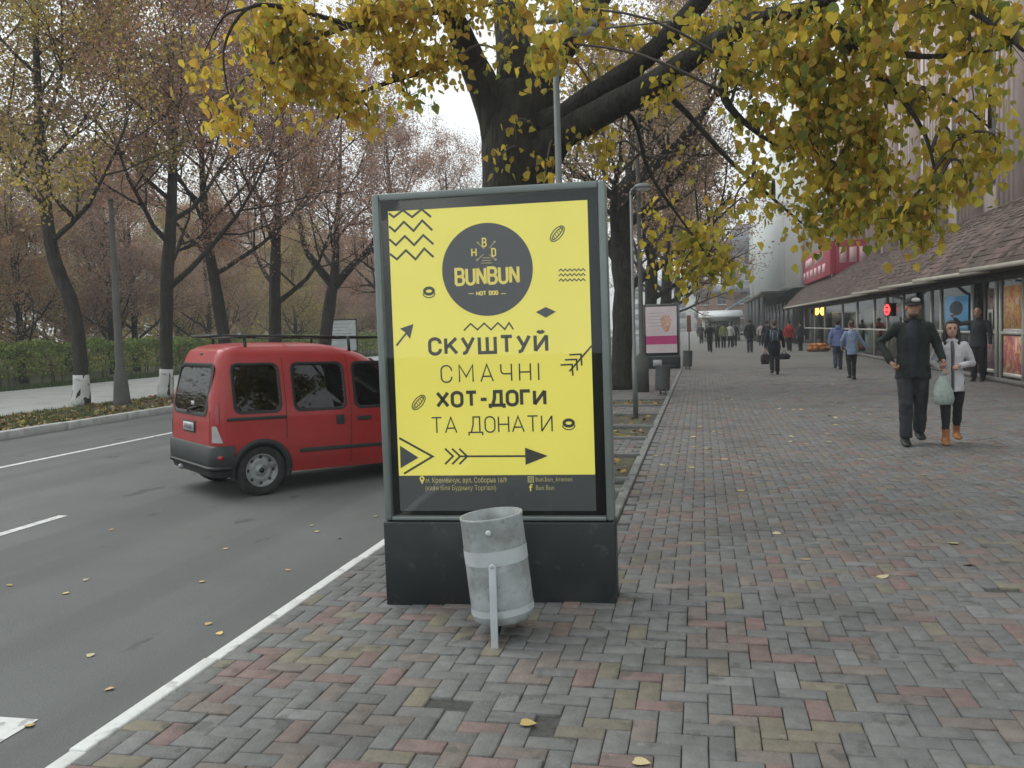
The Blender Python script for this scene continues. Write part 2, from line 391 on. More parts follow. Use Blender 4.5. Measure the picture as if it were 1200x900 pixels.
# ---- kerbs, stone by stone
kerb = MB().box((KX+.06, 60, -.2), (.1, 140, .06)).build('kerb', M_kerbg, kind='structure')
y = -1.0
cache = [MB().box((0, 0, 0), (.078, .998, .19), bev=.008).mesh('kerbstone', M_kerbw) for _ in range(3)]
while y < 80:
    link('kerbstone', cache[int(y) % 3], kerb, (KX+.050+rng.normal(0, .005), y+.5, -.094+rng.normal(0, .002)), (0, 0, rng.normal(0, .004))); y += 1.0
fkerb = MB().box((FKX-.08, 60, -.2), (.1, 200, .06)).build('far_kerb', M_kerbg, kind='structure')
fk = MB().box((0, 0, 0), (.2, 1.99, .17), bev=.015).mesh('kerbstone', mat('pale_kerb', (.42, .43, .42), .9, .2, 2, bump=.2, stains=[((.24, .23, .2), 3, .55, .1, .6)]))
y = 4.0
while y < 120:
    link('kerbstone', fk, fkerb, (FKX-.08+rng.normal(0, .008), y+1, -.085+rng.normal(0, .004)), (0, 0, rng.normal(0, .003))); y += 2.0
# ---- far side: leaf-strewn verge, pale path, grass, park
verge = sheet('verge', -15.9, FKX-.18, 0, 300, -.03, M_verge, 6, 60, zf=lambda x, y: -.05+.03*rng.random())
sheet('path', -24.3, -15.9, 0, 300, -.02, M_path)
M_grass = mat('grass_blades', (.07, .11, .03), .9, .3, 3, rnd=('island', .4), hue=.03)
sheet('lawn', -200, -24.3, -40, 300, -.035, mat('lawn_earth', (.07, .085, .03), .95, .3, 2, bump=.5))
def scatter_quads(n, x0, x1, y0, y1, z, size, flat=.35, yb=0.0):
    y = y0+(y1-y0)*rng.random(n)**(1.6 if yb else 1.0); c = np.stack([rng.uniform(x0, x1, n), y, z+rng.uniform(0, .02, n)], 1)
    a = rng.normal(size=(n, 3)); a[:, 2] *= flat; a /= np.linalg.norm(a, axis=1)[:, None]
    b = rng.normal(size=(n, 3)); b[:, 2] *= flat; b -= a*(a*b).sum(1)[:, None]; b /= np.linalg.norm(b, axis=1)[:, None]
    s = (size*rng.uniform(.6, 1.3, n))[:, None]
    return np.stack([c-a*s*.6, c+b*s*.45, c+a*s*.6, c-b*s*.45], 1)
M_litter = [mat('litter_'+n, c, .85, .2, 3, rnd=('island', .35), hue=.02) for n, c in (('brown', (.20, .09, .04)), ('ochre', (.30, .20, .05)), ('pale', (.34, .25, .14)))]
lt = MB()
for i, n in enumerate((2600, 1500, 900)):
    lt.m = i; lt.quads(scatter_quads(n, -15.8, FKX-.2, 11, 60, -.015, .10, yb=1))
lt.build('leaf_litter', M_litter, kind='stuff')
g = MB(); n = 16000
bx = rng.uniform(-15.8, FKX-.25, n); by = 12+50*rng.random(n)**1.5; h = rng.uniform(.03, .09, n); th = rng.uniform(0, PI, n)
keep = rng.random(n) < .35+.65*(np.sin(by*.9+bx)*.5+.5); bx, by, h, th = bx[keep], by[keep], h[keep], th[keep]
g.quads(np.stack([np.stack([bx-.012*np.cos(th), by-.012*np.sin(th), 0*bx-.03], 1), np.stack([bx+.012*np.cos(th), by+.012*np.sin(th), 0*bx-.03], 1), np.stack([bx+.03*np.sin(th*3), by, h], 1)], 1))
n = 26000; bx = rng.uniform(-25.6, -24.2, n); by = 18+70*rng.random(n)**1.4; h = rng.uniform(.05, .18, n); th = rng.uniform(0, PI, n)
g.quads(np.stack([np.stack([bx-.02*np.cos(th), by-.02*np.sin(th), 0*bx-.03], 1), np.stack([bx+.02*np.cos(th), by+.02*np.sin(th), 0*bx-.03], 1), np.stack([bx+.04*np.sin(th*3), by, h], 1)], 1))
g.build('grass', M_grass, kind='stuff')
# scattered litter inside the tree pits
lp = MB()
for a, b in pits:
    lp.quads(scatter_quads(60, PX0+.05, PX1-.05, a+.03, b-.03, .0, .07))
lp.build('pit_litter', M_litter[1], kind='stuff')
# ---- clipped hedge
M_hedge = mat('hedge_leaf', (.24, .31, .085), .8, .25, 2, rnd=('island', .55), hue=.03, trans=.35)
M_hstem = mat('hedge_stem', (.06, .05, .035), .9, .3, 8)
def hedge(x0, x1, y0, y1, h, n):
    root = thing('hedge', 'long clipped green hedge with bare stems along the far side of the pale path', 'hedge', (0, 0, 0))
    m = MB()
    u = rng.random(n); face = rng.random(n)
    y = y0+(y1-y0)*rng.random(n)**1.5
    zt = h+.10*np.sin(y*1.7)+.06*np.sin(y*4.1)
    x = np.where(face < .45, x1-np.abs(rng.normal(0, .14, n)), rng.uniform(x0, x1, n))
    z = np.where(face < .45, .35+(zt-.35)*rng.random(n)**.75, zt-np.abs(rng.normal(0, .10, n)))
    z += .05*rng.normal(size=n)
    c = np.stack([x, y, z], 1); a = rng.normal(size=(n, 3)); a /= np.linalg.norm(a, axis=1)[:, None]
    b = rng.normal(size=(n, 3)); b -= a*(a*b).sum(1)[:, None]; b /= np.linalg.norm(b, axis=1)[:, None]; s = rng.uniform(.035, .085, n)[:, None]
    m.quads(np.stack([c-a*s, c+b*s*.7, c+a*s, c-b*s*.7], 1)); m.build('foliage', M_hedge, root, kind='stuff')
    t = MB()
    for k in range(330):
        yy = y0+(y1-y0)*rng.random()**1.5; xx = rng.uniform(x0+.1, x1-.05)
        t.tube([(xx, yy, -.05), (xx+rng.normal(0, .06), yy+rng.normal(0, .08), h*.5), (xx+rng.normal(0, .16), yy+rng.normal(0, .2), h*.95)], [.022, .016, .006], 4, False)
    t.build('stems', M_hstem, root, kind='stuff')
hedge(-26.6, -25.2, 22, 110, 1.62, 60000)

# ================================================================== LETTERING
def arc(cx, cy, rx, ry, a0, a1, n=10): return [(cx+rx*math.cos(R(a)), cy+ry*math.sin(R(a))) for a in np.linspace(a0, a1, n)]
def _O(w, r=None):
    r = r or w/2; return arc(w-r, 1-r, r, r, 0, 90)+arc(r, 1-r, r, r, 90, 180)+arc(r, r, r, r, 180, 270)+arc(w-r, r, r, r, 270, 360)
def glyph(ch):
    """(advance width, list of centre-line strokes) for a cap height of 1"""
    w = .58
    if ch in 'СC': o = arc(w/2, 1-w/2, w/2, w/2, -8, 180, 14)+arc(w/2, w/2, w/2, w/2, 180, 368, 14); return w, [o]
    if ch in 'ОO0': o = _O(w); return w, [o+[o[0], o[1]]]
    if ch in 'КK': return .6, [[(0, 0), (0, 1)], [(.58, 1), (.0, .36)], [(.2, .58), (.6, 0)]]
    if ch == 'У': return .62, [[(0, 1), (.31, .34)], [(.62, 1), (.2, .06), (.1, 0), (.02, 0)]]
    if ch == 'Ш': return .86, [[(0, 1), (0, 0), (.86, 0), (.86, 1)], [(.43, 0), (.43, 1)]]
    if ch in 'ТT': return .6, [[(0, 1), (.6, 1)], [(.3, 1), (.3, 0)]]
    if ch in 'ИЙ':
        s = [[(0, 1), (0, 0)], [(0, .02), (.6, .98)], [(.6, 0), (.6, 1)]]
        if ch == 'Й': s.append(arc(.3, 1.36, .17, .16, 200, 340, 8))
        return .6, s
    if ch in 'МM': return .76, [[(0, 0), (0, 1), (.38, .3), (.76, 1), (.76, 0)]]
    if ch in 'АA': return .68, [[(0, 0), (.34, 1), (.68, 0)], [(.12, .3), (.56, .3)]]
    if ch == 'Ч': return .58, [[(0, 1), (0, .62)]+arc(.2, .62, .2, .2, 180, 270)+[(.58, .42)], [(.58, 0), (.58, 1)]]
    if ch in 'НH': return .6, [[(0, 0), (0, 1)], [(.6, 0), (.6, 1)], [(0, .5), (.6, .5)]]
    if ch in 'ІI': return .0, [[(0, 0), (0, 1)]]
    if ch in 'ХX': return .64, [[(0, 0), (.64, 1)], [(0, 1), (.64, 0)]]
    if ch == '-': return .36, [[(0, .45), (.36, .45)]]
    if ch == 'Д': return .7, [[(-.06, -.2), (-.06, 0), (.76, 0), (.76, -.2)], [(.08, 0), (.2, .5), (.22, 1), (.6, 1), (.6, 0)]]
    if ch == 'Г': return .5, [[(0, 0), (0, 1), (.5, 1)]]
    if ch == 'B': return .5, [[(0, 0), (0, 1), (.3, 1)]+arc(.3, .76, .19, .24, 90, -90)+[(0, .52)], [(.3, .52)]+arc(.3, .26, .22, .26, 90, -90)+[(0, 0)]]
    if ch == 'U': return .5, [[(0, 1)]+arc(.25, .25, .25, .25, 180, 360)+[(.5, 1)]]
    if ch == 'N': return .5, [[(0, 0), (0, 1)], [(0, 1), (.5, 0)], [(.5, 0), (.5, 1)]]
    if ch == 'D': return .5, [[(0, 0), (0, 1), (.25, 1)]+arc(.25, .75, .25, .25, 90, 0)+arc(.25, .25, .25, .25, 0, -90)+[(0, 0)]]
    if ch == 'G': return .5, [arc(.25, .75, .25, .25, 10, 180)+arc(.25, .25, .25, .25, 180, 360)+[(.5, .5), (.28, .5)]]
    return .35, []
def ribbon(pts, t):
    """flat ribbon of width t along a 2-D line, mitred"""
    P = np.array(pts, float); d = np.diff(P, axis=0); keep = [0]+[i+1 for i in range(len(d)) if np.hypot(*d[i]) > 1e-6]; P = P[keep]
    d = np.diff(P, axis=0); d /= np.hypot(d[:, 0], d[:, 1])[:, None]; n = np.stack([-d[:, 1], d[:, 0]], 1)
    m = np.empty_like(P); m[0] = n[0]; m[-1] = n[-1]
    for i in range(1, len(P)-1):
        q = n[i-1]+n[i]; L_ = np.hypot(*q); q = q/L_ if L_ > .1 else n[i]; m[i] = q/max(.45, q@n[i])
    return P+m*t/2, P-m*t/2
class Flat:
    """flat print collected on a vertical plane: local x, z at depth y"""
    def __init__(s, y): s.y = y; s.mb = MB()
    def line(s, pts, t):
        a, b = ribbon(pts, t); q = [[(a[i][0], s.y, a[i][1]), (b[i][0], s.y, b[i][1]), (b[i+1][0], s.y, b[i+1][1]), (a[i+1][0], s.y, a[i+1][1])] for i in range(len(a)-1)]
        s.mb.quads(q); return s
    def poly(s, pts): s.mb.add([(x, s.y, z) for x, z in pts], [tuple(range(len(pts)))]); return s
    def text(s, txt, x0, x1, z0, h, t, stretch=None):
        """stroke lettering fitted between x0 and x1 on base line z0, cap height h, stroke t"""
        adv = [glyph(c)[0] for c in txt]; tot = sum(adv); n = len(txt)
        sx = stretch or h; hh = h-t; sp = ((x1-x0-t)-tot*sx)/(n-1); x = x0+t/2
        for c, a in zip(txt, adv):
            for st in glyph(c)[1]: s.line([(x+px*sx, z0+t/2+pz*hh) for px, pz in st], t)
            x += a*sx+sp
        return s
    def letters(s, m, parent, txt, x0, x1, z0, h, t, stretch=None):
        adv = [glyph(c)[0] for c in txt]; sx = stretch or h; sp = ((x1-x0-t)-sum(adv)*sx)/(len(txt)-1); x = x0+t/2
        for c, a in zip(txt, adv):
            if glyph(c)[1]:
                g = Flat(s.y)
                for st in glyph(c)[1]: g.line([(x+px*sx, z0+t/2+pz*(h-t)) for px, pz in st], t)
                g.build('letter', m, parent)
            x += a*sx+sp
    def build(s, name, m, parent): return s.mb.build(name, m, parent)
def font_text(name, txt, x, z, size, y, m, parent, width=None, bold=0.0):
    c = bpy.data.curves.new('t', 'FONT'); c.body = txt; c.size = size; c.offset = bold; c.resolution_u = 2
    o = bpy.data.objects.new('t', c); COL.objects.link(o)
    me = bpy.data.meshes.new_from_object(o.evaluated_get(bpy.context.evaluated_depsgraph_get())); bpy.data.objects.remove(o)
    v = np.empty(len(me.vertices)*3); me.vertices.foreach_get('co', v); v = v.reshape(-1, 3)
    k = width/(v[:, 0].max()-v[:, 0].min()) if width else 1.0
    v = np.stack([x+(v[:, 0]-v[:, 0].min())*k, np.full(len(v), y), z+v[:, 1]], 1); me.vertices.foreach_set('co', v.ravel().astype(np.float32))
    me.materials.clear(); me.materials.append(m); me.name = name; me.update(); return link(name, me, parent)

# ================================================================== THE LIT POSTER STAND
M_frame = mat('stand_frame', (.19, .22, .212), .45, .10, 6, metal=.3, bump=.04, bscale=30)
M_mask = mat('black_mask', (.012, .017, .017), .35, .15, 4)
M_plinth = mat('plinth_paint', (.013, .017, .018), .5, .2, 3, bump=.05, stains=[((.07, .068, .06), 14, .62, .08, .5), ((.04, .042, .04), 3, .55, .15, .5)])
M_yel = mat('poster_yellow', (.74, .66, .115), .6, .03, 2, emit=.24)
M_char = mat('print_charcoal', (.066, .070, .074), .6, .05, 4)
M_ink = mat('print_ink', (.055, .055, .045), .6, .05, 4)
M_yprint = mat('print_yellow', (.72, .60, .12), .6, .03, 4, emit=.18)
M_dim = mat('print_dim', (.45, .40, .16), .6, .03, 4, emit=.08)
M_pglass = mat_glass('cover_glass', (1, 1, 1), 1.0, .02)
M_bolt = mat('bolt_metal', (.4, .42, .42), .4, .1, 9, metal=.8)
def stand_body(root, W, ZB, ZT, D):
    """outer frame, plinth, mask, glass of a poster light box; front is -y"""
    f = .042
    fr = MB()
    for sx in (-1, 1): fr.box((sx*(W/2-f/2), 0, (ZB+ZT)/2), (f, D, ZT-ZB), bev=.012)
    fr.box((0, 0, ZT-f/2), (W-2*f-.002, D-.004, f), bev=.008); fr.box((0, 0, ZB+.012), (W-2*f-.002, D-.004, .024), bev=.006)
    fr.build('frame', M_frame, root)
    MB().box((0, .012, (ZB+ZT)/2), (W-2*f-.004, D-.07, ZT-ZB-f)).build('light_box', M_mask, root)
    MB().box((0, 0, ZB/2-.028), (W+.012, D+.03, ZB+.046), bev=.010).build('plinth', M_plinth, root)
pA, pB = gnd(455, 708), gnd(727, 695)
BRZ = R(2.2); BW = 1.35; BD = .17
pB = pA+Vector((math.cos(BRZ), math.sin(BRZ), 0))*BW
Cb = (pA+pB)/2+Vector((-math.sin(BRZ), math.cos(BRZ), 0))*BD/2
LEAN = R(-.25)
stand = thing('poster_stand', 'large lit stand with yellow hot dog poster in dark frame, right behind the litter bin', 'poster stand', Cb)
stand.rotation_euler = (0, LEAN, BRZ)
ZB, ZT = .505, 2.415
stand_body(stand, BW, ZB, ZT, BD)
for sx in (-1, 1):
    for z in (.72, 1.45, 2.2):
        MB().ellipsoid((sx*(BW/2+.0005), -.03, z), (.004, .007, .007), 8, 5).build('lock', M_bolt, stand)
_Mi = (Matrix.Translation(Cb) @ Euler((0, LEAN, BRZ)).to_matrix().to_4x4()).inverted()
PY = -BD/2+.020                 # poster plane
def bb(px, py):                 # photograph point -> (x, z) on the poster plane
    a = _Mi @ Vector(EYE); d = _Mi.to_3x3() @ Vector(sight(px, py)); t = (PY-a.y)/d.y; q = a+d*t; return q.x, q.z
_c = [bb(457, 247), bb(689, 235), bb(698, 597), bb(467, 600)]
print('poster corners', [tuple(round(q, 3) for q in c) for c in _c])
px0, px1 = (_c[0][0]+_c[3][0])/2, (_c[1][0]+_c[2][0])/2; pz1, pz0 = (_c[0][1]+_c[1][1])/2, (_c[2][1]+_c[3][1])/2
def q(px, py):                  # un-skew: bilinear place inside the photographed poster -> the true rectangle
    # invert the bilinear map by a few Newton steps
    A, B, C_, D_ = [np.array(p, float) for p in ((457, 247), (689, 235), (698, 597), (467, 600))]; u = v = .5
    for _ in range(8):
        P = A*(1-u)*(1-v)+B*u*(1-v)+C_*u*v+D_*(1-u)*v-np.array((px, py)); du = (B-A)*(1-v)+(C_-D_)*v; dv = (D_-A)*(1-u)+(C_-B)*u
        s_ = np.linalg.solve(np.stack([du, dv], 1), -P); u += s_[0]; v += s_[1]
    return px0+(px1-px0)*u, pz1-(pz1-pz0)*v
def prect(a, b, c, d, y): return MB().quads([[(a, y, c), (b, y, c), (b, y, d), (a, y, d)]])
poster = prect(px0, px1, pz0, pz1, PY).build('poster', M_yel, stand)
zf_ = q(580, 556)[1]
y1, y2, y3 = PY-.0012, PY-.0024, PY-.0036
prect(px0, px1, pz0, zf_, y1).build('footer_band', M_char, poster)
cx, cz = q(574, 314.5); rad = (q(627, 314)[0]-q(521, 314)[0])/2
Flat(y1).poly([(cx+rad*math.cos(a), cz+rad*math.sin(a)) for a in np.arange(64)*2*PI/64]).build('emblem_disc', M_char, poster)
def qt(a, b): return q(*a), q(*b)
F_ = Flat(y2)
(ax, az), (bx_, bz) = qt((536, 334), (612, 334)); F_.letters(M_yprint, poster, 'BUNBUN', ax, bx_, az, q(574, 311)[1]-az, .0165, stretch=.088)
(ax, az), (bx_, bz) = qt((561, 345), (587, 345)); F_.letters(M_yprint, poster, 'HOT DOG', ax, bx_, az, .026, .0062, stretch=.024)
for a, b in (((552, 342.5), (558, 342.5)), ((590, 342.5), (596, 342.5))): Flat(y2).line(qt(a, b), .004).build('rule', M_yprint, poster)
for ch, (x, y), h in (('B', (571.5, 288), .046), ('H', (559, 299), .042), ('D', (582.5, 299), .042)):
    a, z = q(x-2.5, y); F_ = Flat(y2)
    for st in glyph(ch)[1]: F_.line([(a+u*.040, z+v*h) for u, v in st], .008)
    F_.build('letter', M_yprint, poster)
F_ = Flat(y2)
for a, b in (((563, 283), (571, 291)), ((577, 297), (584, 304)), ((583, 282), (577, 290)), ((570, 297), (562, 304))): F_.line(qt(a, b), .0045)
for x, y in ((563.5, 283.5), (583, 282.5), (584, 303), (562.5, 303.5)):
    a, z = q(x, y); F_.poly([(a-.008, z), (a, z-.008), (a+.008, z), (a, z+.008)])
for yy in (301, 304, 307): F_.line(qt((569-(yy-301)*.3, yy), (578+(yy-301)*.3, yy)), .004)
F_.mb.build('crossed_emblem', M_dim, poster, kind='stuff')
# headline, four lines
def headline(txt, x0, x1, yb, yt, t):
    (ax, az), (bx_, _) = qt((x0, yb), (x1, yb)); h = q((x0+x1)/2, yt)[1]-q((x0+x1)/2, yb)[1]
    Flat(y1).letters(M_ink, poster, txt, ax, bx_, az, h, t)
headline('СКУШТУЙ', 503.5, 644.5, 415.5, 393.5, .0195)
headline('СМАЧНІ', 518, 634, 447.5, 426, .0085)
headline('ХОТ-ДОГИ', 512, 642, 477, 457, .0195)
headline('ТА ДОНАТИ', 506, 649, 507.5, 487.5, .0085)
# zigzags
F_ = Flat(y1)
for k, pts in enumerate(((( 458, 249), (464, 253.5), (475, 245.5), (486, 253.5), (497.5, 244.5), (508.5, 253.5)), ((458, 264), (465, 270), (476, 259), (487.5, 269.5), (498, 257.5), (510, 269)),
                         ((458, 279), (466, 286), (477, 275.5), (488, 286), (499, 274.5), (511, 285)), ((458.5, 296), (467, 302.5), (478, 292), (489.5, 302.5), (500, 290), (511, 300)))):
    F_.line([q(*p) for p in pts], .0125)
F_.build('zigzag_pattern', M_ink, poster)
F_ = Flat(y1).line([q(*p) for p in ((546, 385.5), (554, 377.5), (562, 384.5), (570, 377), (578, 384.5), (586, 376.5), (594, 384), (599, 376.5), (604, 384))], .009); F_.build('zigzag_rule', M_ink, poster)
F_ = Flat(y1)
for yy in (315.5, 321, 327): F_.line([q(656.5+30*i/12, yy+(-1.3 if i % 2 else 1.3)-.5*i/12) for i in range(13)], .006)
F_.build('wave_lines', M_ink, poster)
Flat(y1).poly([q(630, 364), q(641.5, 358), q(653, 363.5), q(641.5, 370.5)]).build('diamond', M_char, poster)
F_ = Flat(y1).line(qt((465, 403.5), (477, 389)), .011); F_.poly([q(469.5, 383.5), q(486, 378), q(481.5, 395.5), q(476, 388)]); F_.build('arrow', M_char, poster)
F_ = Flat(y1).line(qt((668, 433), (693.5, 403)), .010)
for s_ in (0, 7, 14):
    x, y = 669+s_*.72, 432-s_*.85; F_.line([q(x-12+s_*.3, y-5+s_*.0), q(x+2, y-6), q(x+3, y+7-s_*.1)], .0095) if False else None
    F_.line([q(x-11, y-6.5), q(x+2.2, y-7.2), q(x+3, y+6)], .0095)
F_.build('feathered_arrow', M_ink, poster)
F_ = Flat(y1).line(qt((540, 534), (617, 533)), .011); F_.poly([q(616.5, 523), q(643, 532.5), q(617, 543.5)])
for k in range(3):
    x = 522+k*8.5; F_.line([q(x, 525), q(x+9.5, 534), q(x, 543.5)], .011)
F_.build('long_arrow', M_ink, poster)
F_ = Flat(y1).poly([q(467.6, 522), q(490, 536), q(468, 549)]); F_.build('chevron_fill', M_char, poster)
Flat(y1).line([q(466.9, 513), q(507, 534.5), q(472, 555.5)], .0125).build('chevron', M_ink, poster)
def ring(F2, c, rx, rz, t, tilt=0): F2.line([(c[0]+rx*math.cos(a)*math.cos(tilt)-rz*math.sin(a)*math.sin(tilt), c[1]+rx*math.cos(a)*math.sin(tilt)+rz*math.sin(a)*math.cos(tilt)) for a in np.linspace(0, 2*PI*1.02, 26)], t)
for (x, y) in ((505, 339.5), (667, 493.5)):
    F_ = Flat(y1); c = q(x, y); ring(F_, c, .027, .018, .017); F_.line([(c[0]-.036, c[1]-.012)]+[(c[0]+.036*math.cos(a), c[1]-.012+.026*math.sin(a)) for a in np.linspace(PI, 2*PI, 12)], .006); F_.build('doughnut', M_ink, poster)
for (x, y) in ((655, 273.5), (491, 470.5)):
    F_ = Flat(y1); c = q(x, y); T = R(47)
    ring(F_, c, .052, .026, .006, T); ring(F_, c, .043, .012, .006, T)
    for k in (-2, -1, 0, 1, 2):
        dx = .016*k; F_.line([(c[0]+(dx)*math.cos(T)+.012*math.sin(T), c[1]+dx*math.sin(T)-.012*math.cos(T)), (c[0]+(dx+.008)*math.cos(T)-.012*math.sin(T), c[1]+(dx+.008)*math.sin(T)+.012*math.cos(T))], .004)
    F_.build('hot_dog_icon', M_ink, poster)
# footer
(ax, az), (bx_, _) = qt((498.5, 566), (595, 565)); font_text('address', 'м. Кременчук, вул. Соборна 16/9', ax, az, .042, y2, M_dim, poster, bx_-ax, .0006)
(ax, az), (bx_, _) = qt((498, 575), (582.5, 574)); font_text('address', '(кафе біля Будинку Торгівлі)', ax, az, .040, y2, M_dim, poster, bx_-ax, .00008)
(ax, az), (bx_, _) = qt((629, 563), (671, 562.5)); font_text('address', 'bun.bun_kremen', ax, az, .040, y2, M_dim, poster, bx_-ax)
(ax, az), (bx_, _) = qt((629, 573), (650, 572.5)); font_text('address', 'Bun Bun', ax, az, .040, y2, M_dim, poster, bx_-ax)
F_ = Flat(y2); c = q(494, 562); ring(F_, (c[0], c[1]+.004), .011, .011, .008); F_.poly([(c[0]-.012, c[1]-.004), (c[0], c[1]-.030), (c[0]+.012, c[1]-.004), (c[0], c[1]-.014)]); F_.build('pin_icon', M_yprint, poster)
F_ = Flat(y2); c = q(623, 560.5); s_ = .015; F_.line([(c[0]-s_, c[1]-s_), (c[0]+s_, c[1]-s_), (c[0]+s_, c[1]+s_), (c[0]-s_, c[1]+s_), (c[0]-s_, c[1]-s_), (c[0]-s_+.002, c[1]-s_)], .006); ring(F_, c, .007, .007, .005); F_.build('camera_icon', M_dim, poster)
F_ = Flat(y2); c = q(623, 570.5); F_.line([(c[0]-.002, c[1]-.02), (c[0]-.002, c[1]+.012), (c[0]+.003, c[1]+.018), (c[0]+.011, c[1]+.018)], .007); F_.line([(c[0]-.010, c[1]+.004), (c[0]+.009, c[1]+.004)], .006); F_.build('letter_icon', M_yprint, poster)
MB().quads([[(-BW/2+.043, -BD/2+.010, ZB+.026), (BW/2-.043, -BD/2+.010, ZB+.026), (BW/2-.043, -BD/2+.010, ZT-.043), (-BW/2+.043, -BD/2+.010, ZT-.043)]]).build('cover_glass', M_pglass, stand)

# the second stand, further along the kerb
M_rose = mat('poster_rose', (.60, .52, .54), .6, .05, 2, emit=.10)
pC = gnd(776, 432); W2 = 1.36
st2 = thing('poster_stand', 'lit stand with pale pink poster and a magenta band, farther down the pavement', 'poster stand', (pC.x, pC.y, 0), R(-3))
stand_body(st2, W2, .46, 2.44, BD)
po2 = prect(-.58, .58, .60, 2.34, PY).build('poster', M_rose, st2)
prect(-.58, .58, .92, 1.24, y1).build('colour_band', mat('print_magenta', (.50, .05, .20), .6, .08, 8, emit=.08), po2)
Flat(y1).poly([(.18+.20*math.cos(a)*(1+.2*math.sin(3*a)), 1.72+.34*math.sin(a)) for a in np.arange(24)*2*PI/24]).build('printed_figure', mat_print('print_peach', [(.62, .25, .12), (.65, .40, .28), (.7, .6, .55)], 6, .6, .05), po2)
F_ = Flat(y1)
for k in range(5): F_.line([(-.50, 2.1-.12*k), (-.50+.62-.1*(k % 2), 2.1-.12*k)], .022)
F_.build('text_rule', mat('print_mauve', (.45, .30, .36), .6, .05, 4), po2)
MB().box((-.16, -BD/2-.018, .22), (.34, .006, .24)).build('notice', mat('paper', (.5, .52, .52), .7, .1, 4), st2)
MB().quads([[(-W2/2+.043, -BD/2+.010, .486), (W2/2-.043, -BD/2+.010, .486), (W2/2-.043, -BD/2+.010, 2.397), (-W2/2+.043, -BD/2+.010, 2.397)]]).build('cover_glass', M_pglass, st2)
# white notice board across the road
pN = atY(401, 408, 42); st3 = thing('notice_board', 'white notice board in a thin black frame beyond the roof of the red van', 'notice board', (pN.x, pN.y, 0), R(12))
zt_ = atY(401, 375, 42).z; w3 = (atY(417, 400, 42)-atY(385, 400, 42)).length
MB().box((0, 0, (zt_+.85)/2), (w3, .05, zt_-.85), bev=.006).build('board', mat('board_white', (.55, .60, .62), .6, .12, 1.2, stains=[((.30, .34, .36), 3, .55, .1, .5)]), st3)
fr = MB()
for sx in (-1, 1): fr.box((sx*(w3/2+.03), 0, zt_/2), (.06, .08, zt_))
fr.box((0, 0, zt_+.02), (w3+.12, .085, .06)); fr.box((0, 0, .82), (w3, .07, .06)); fr.build('frame', M_mask, st3)
F_ = Flat(-.028)
for k in range(6): F_.line([(-w3*.38, zt_-.2-.16*k), (w3*(.36-.12*(k % 3)), zt_-.2-.16*k)], .03)
F_.build('text_rule', mat('print_grey', (.30, .33, .35), .6, .05, 4), st3)

# ================================================================== LITTER BINS
M_bin = mat('bin_paint', (.345, .375, .385), .6, .12, 8, bump=.25, bscale=24, stains=[((.19, .195, .18), 6, .42, .25, .8), ((.15, .15, .135), 30, .56, .12, .45), ((.10, .07, .045), 16, .66, .06, .5)])
M_bband = mat('bin_fresh_paint', (.44, .475, .485), .55, .08, 9, bump=.15, bscale=24, stains=[((.24, .25, .24), 10, .58, .1, .5)])
M_bpost = mat('bin_post_paint', (.48, .51, .53), .5, .06, 9, bump=.1, stains=[((.2, .15, .1), 22, .66, .05, .8)])
M_bdark = mat('bin_inside', (.14, .145, .14), .8, .3, 8)
def litter_bin(label, cat, loc, rz, m1, m2, m3, tilt=R(6), group=None):
    root = thing('litter_bin', label, cat, loc, rz, group)
    r_, z0, z1, n = .163, .105, .655, 28
    T = Matrix.Translation((0, 0, .40)) @ Matrix.Rotation(tilt, 4, 'Y') @ Matrix.Translation((0, 0, -.40))
    def rings(prof, name, m, par, closed_bottom=False):
        k = [[T @ Vector((rr*math.cos(a), rr*math.sin(a), z)) for a in np.arange(n)*2*PI/n] for rr, z in prof]
        mb = MB().loft([[tuple(v) for v in ring_] for ring_ in k], cap=False)
        if closed_bottom: mb.add([tuple(v) for v in k[0]], [tuple(range(n-1, -1, -1))])
        return mb.build(name, m, par, smooth=True)
    jag = 0
    d = rings([(r_-.02, z0), (r_-.004, z0+.012), (r_, z0+.05), (r_+.001, .3), (r_, .5), (r_-.001, z1-.02), (r_+.003, z1-.008), (r_+.001, z1), (r_-.008, z1), (r_-.010, z1-.1), (r_-.02, z0+.03)], 'drum', m1, root, True)
    rings([(r_+.0025, .415), (r_+.0025, .49)], 'painted_band', m2, d); rings([(r_+.0025, z0+.045), (r_+.0030, .185)], 'painted_band', m2, d)
    MB().tube([T @ Vector((0, 0, z0+.30)), T @ Vector((0, 0, z0+.305))], r_-.022, 20).build('rubbish_floor', M_bdark, d)
    for sy in (-1, 1):
        p = MB(); p.box((0, sy*(r_+.030), .205), (.036, .020, .45), bev=.004); p.build('post', m3, root)
        MB().ellipsoid((0, sy*(r_+.042), .43), (.012, .006, .012), 10, 6).build('bolt', m3, root)
        c = T @ Vector((0, sy*(r_+.008), .59)); MB().ellipsoid(c, (.016, .014, .016), 10, 6).build('stop_stud', m3, root)
    MB().tube([(0, -(r_+.03), .045), (0, r_+.03, .045)], .014, 8).build('cross_bar', M_mask, root)
    return root
bg_ = gnd(580, 762)
th_ = math.atan2(bg_.x, bg_.y)   # posts stand one before the other as seen
bz_ = R(6)
bin0 = litter_bin('battered pale grey drum litter bin tilting on its post, right before the yellow poster', 'litter bin', (bg_.x+.193*math.sin(-bz_), bg_.y+.193*math.cos(bz_), 0), bz_, M_bin, M_bband, M_bpost, tilt=R(-5.5))
M_bdk = mat('dark_bin_paint', (.075, .08, .08), .65, .2, 8, stains=[((.07, .07, .07), 8, .5, .15, .7)])
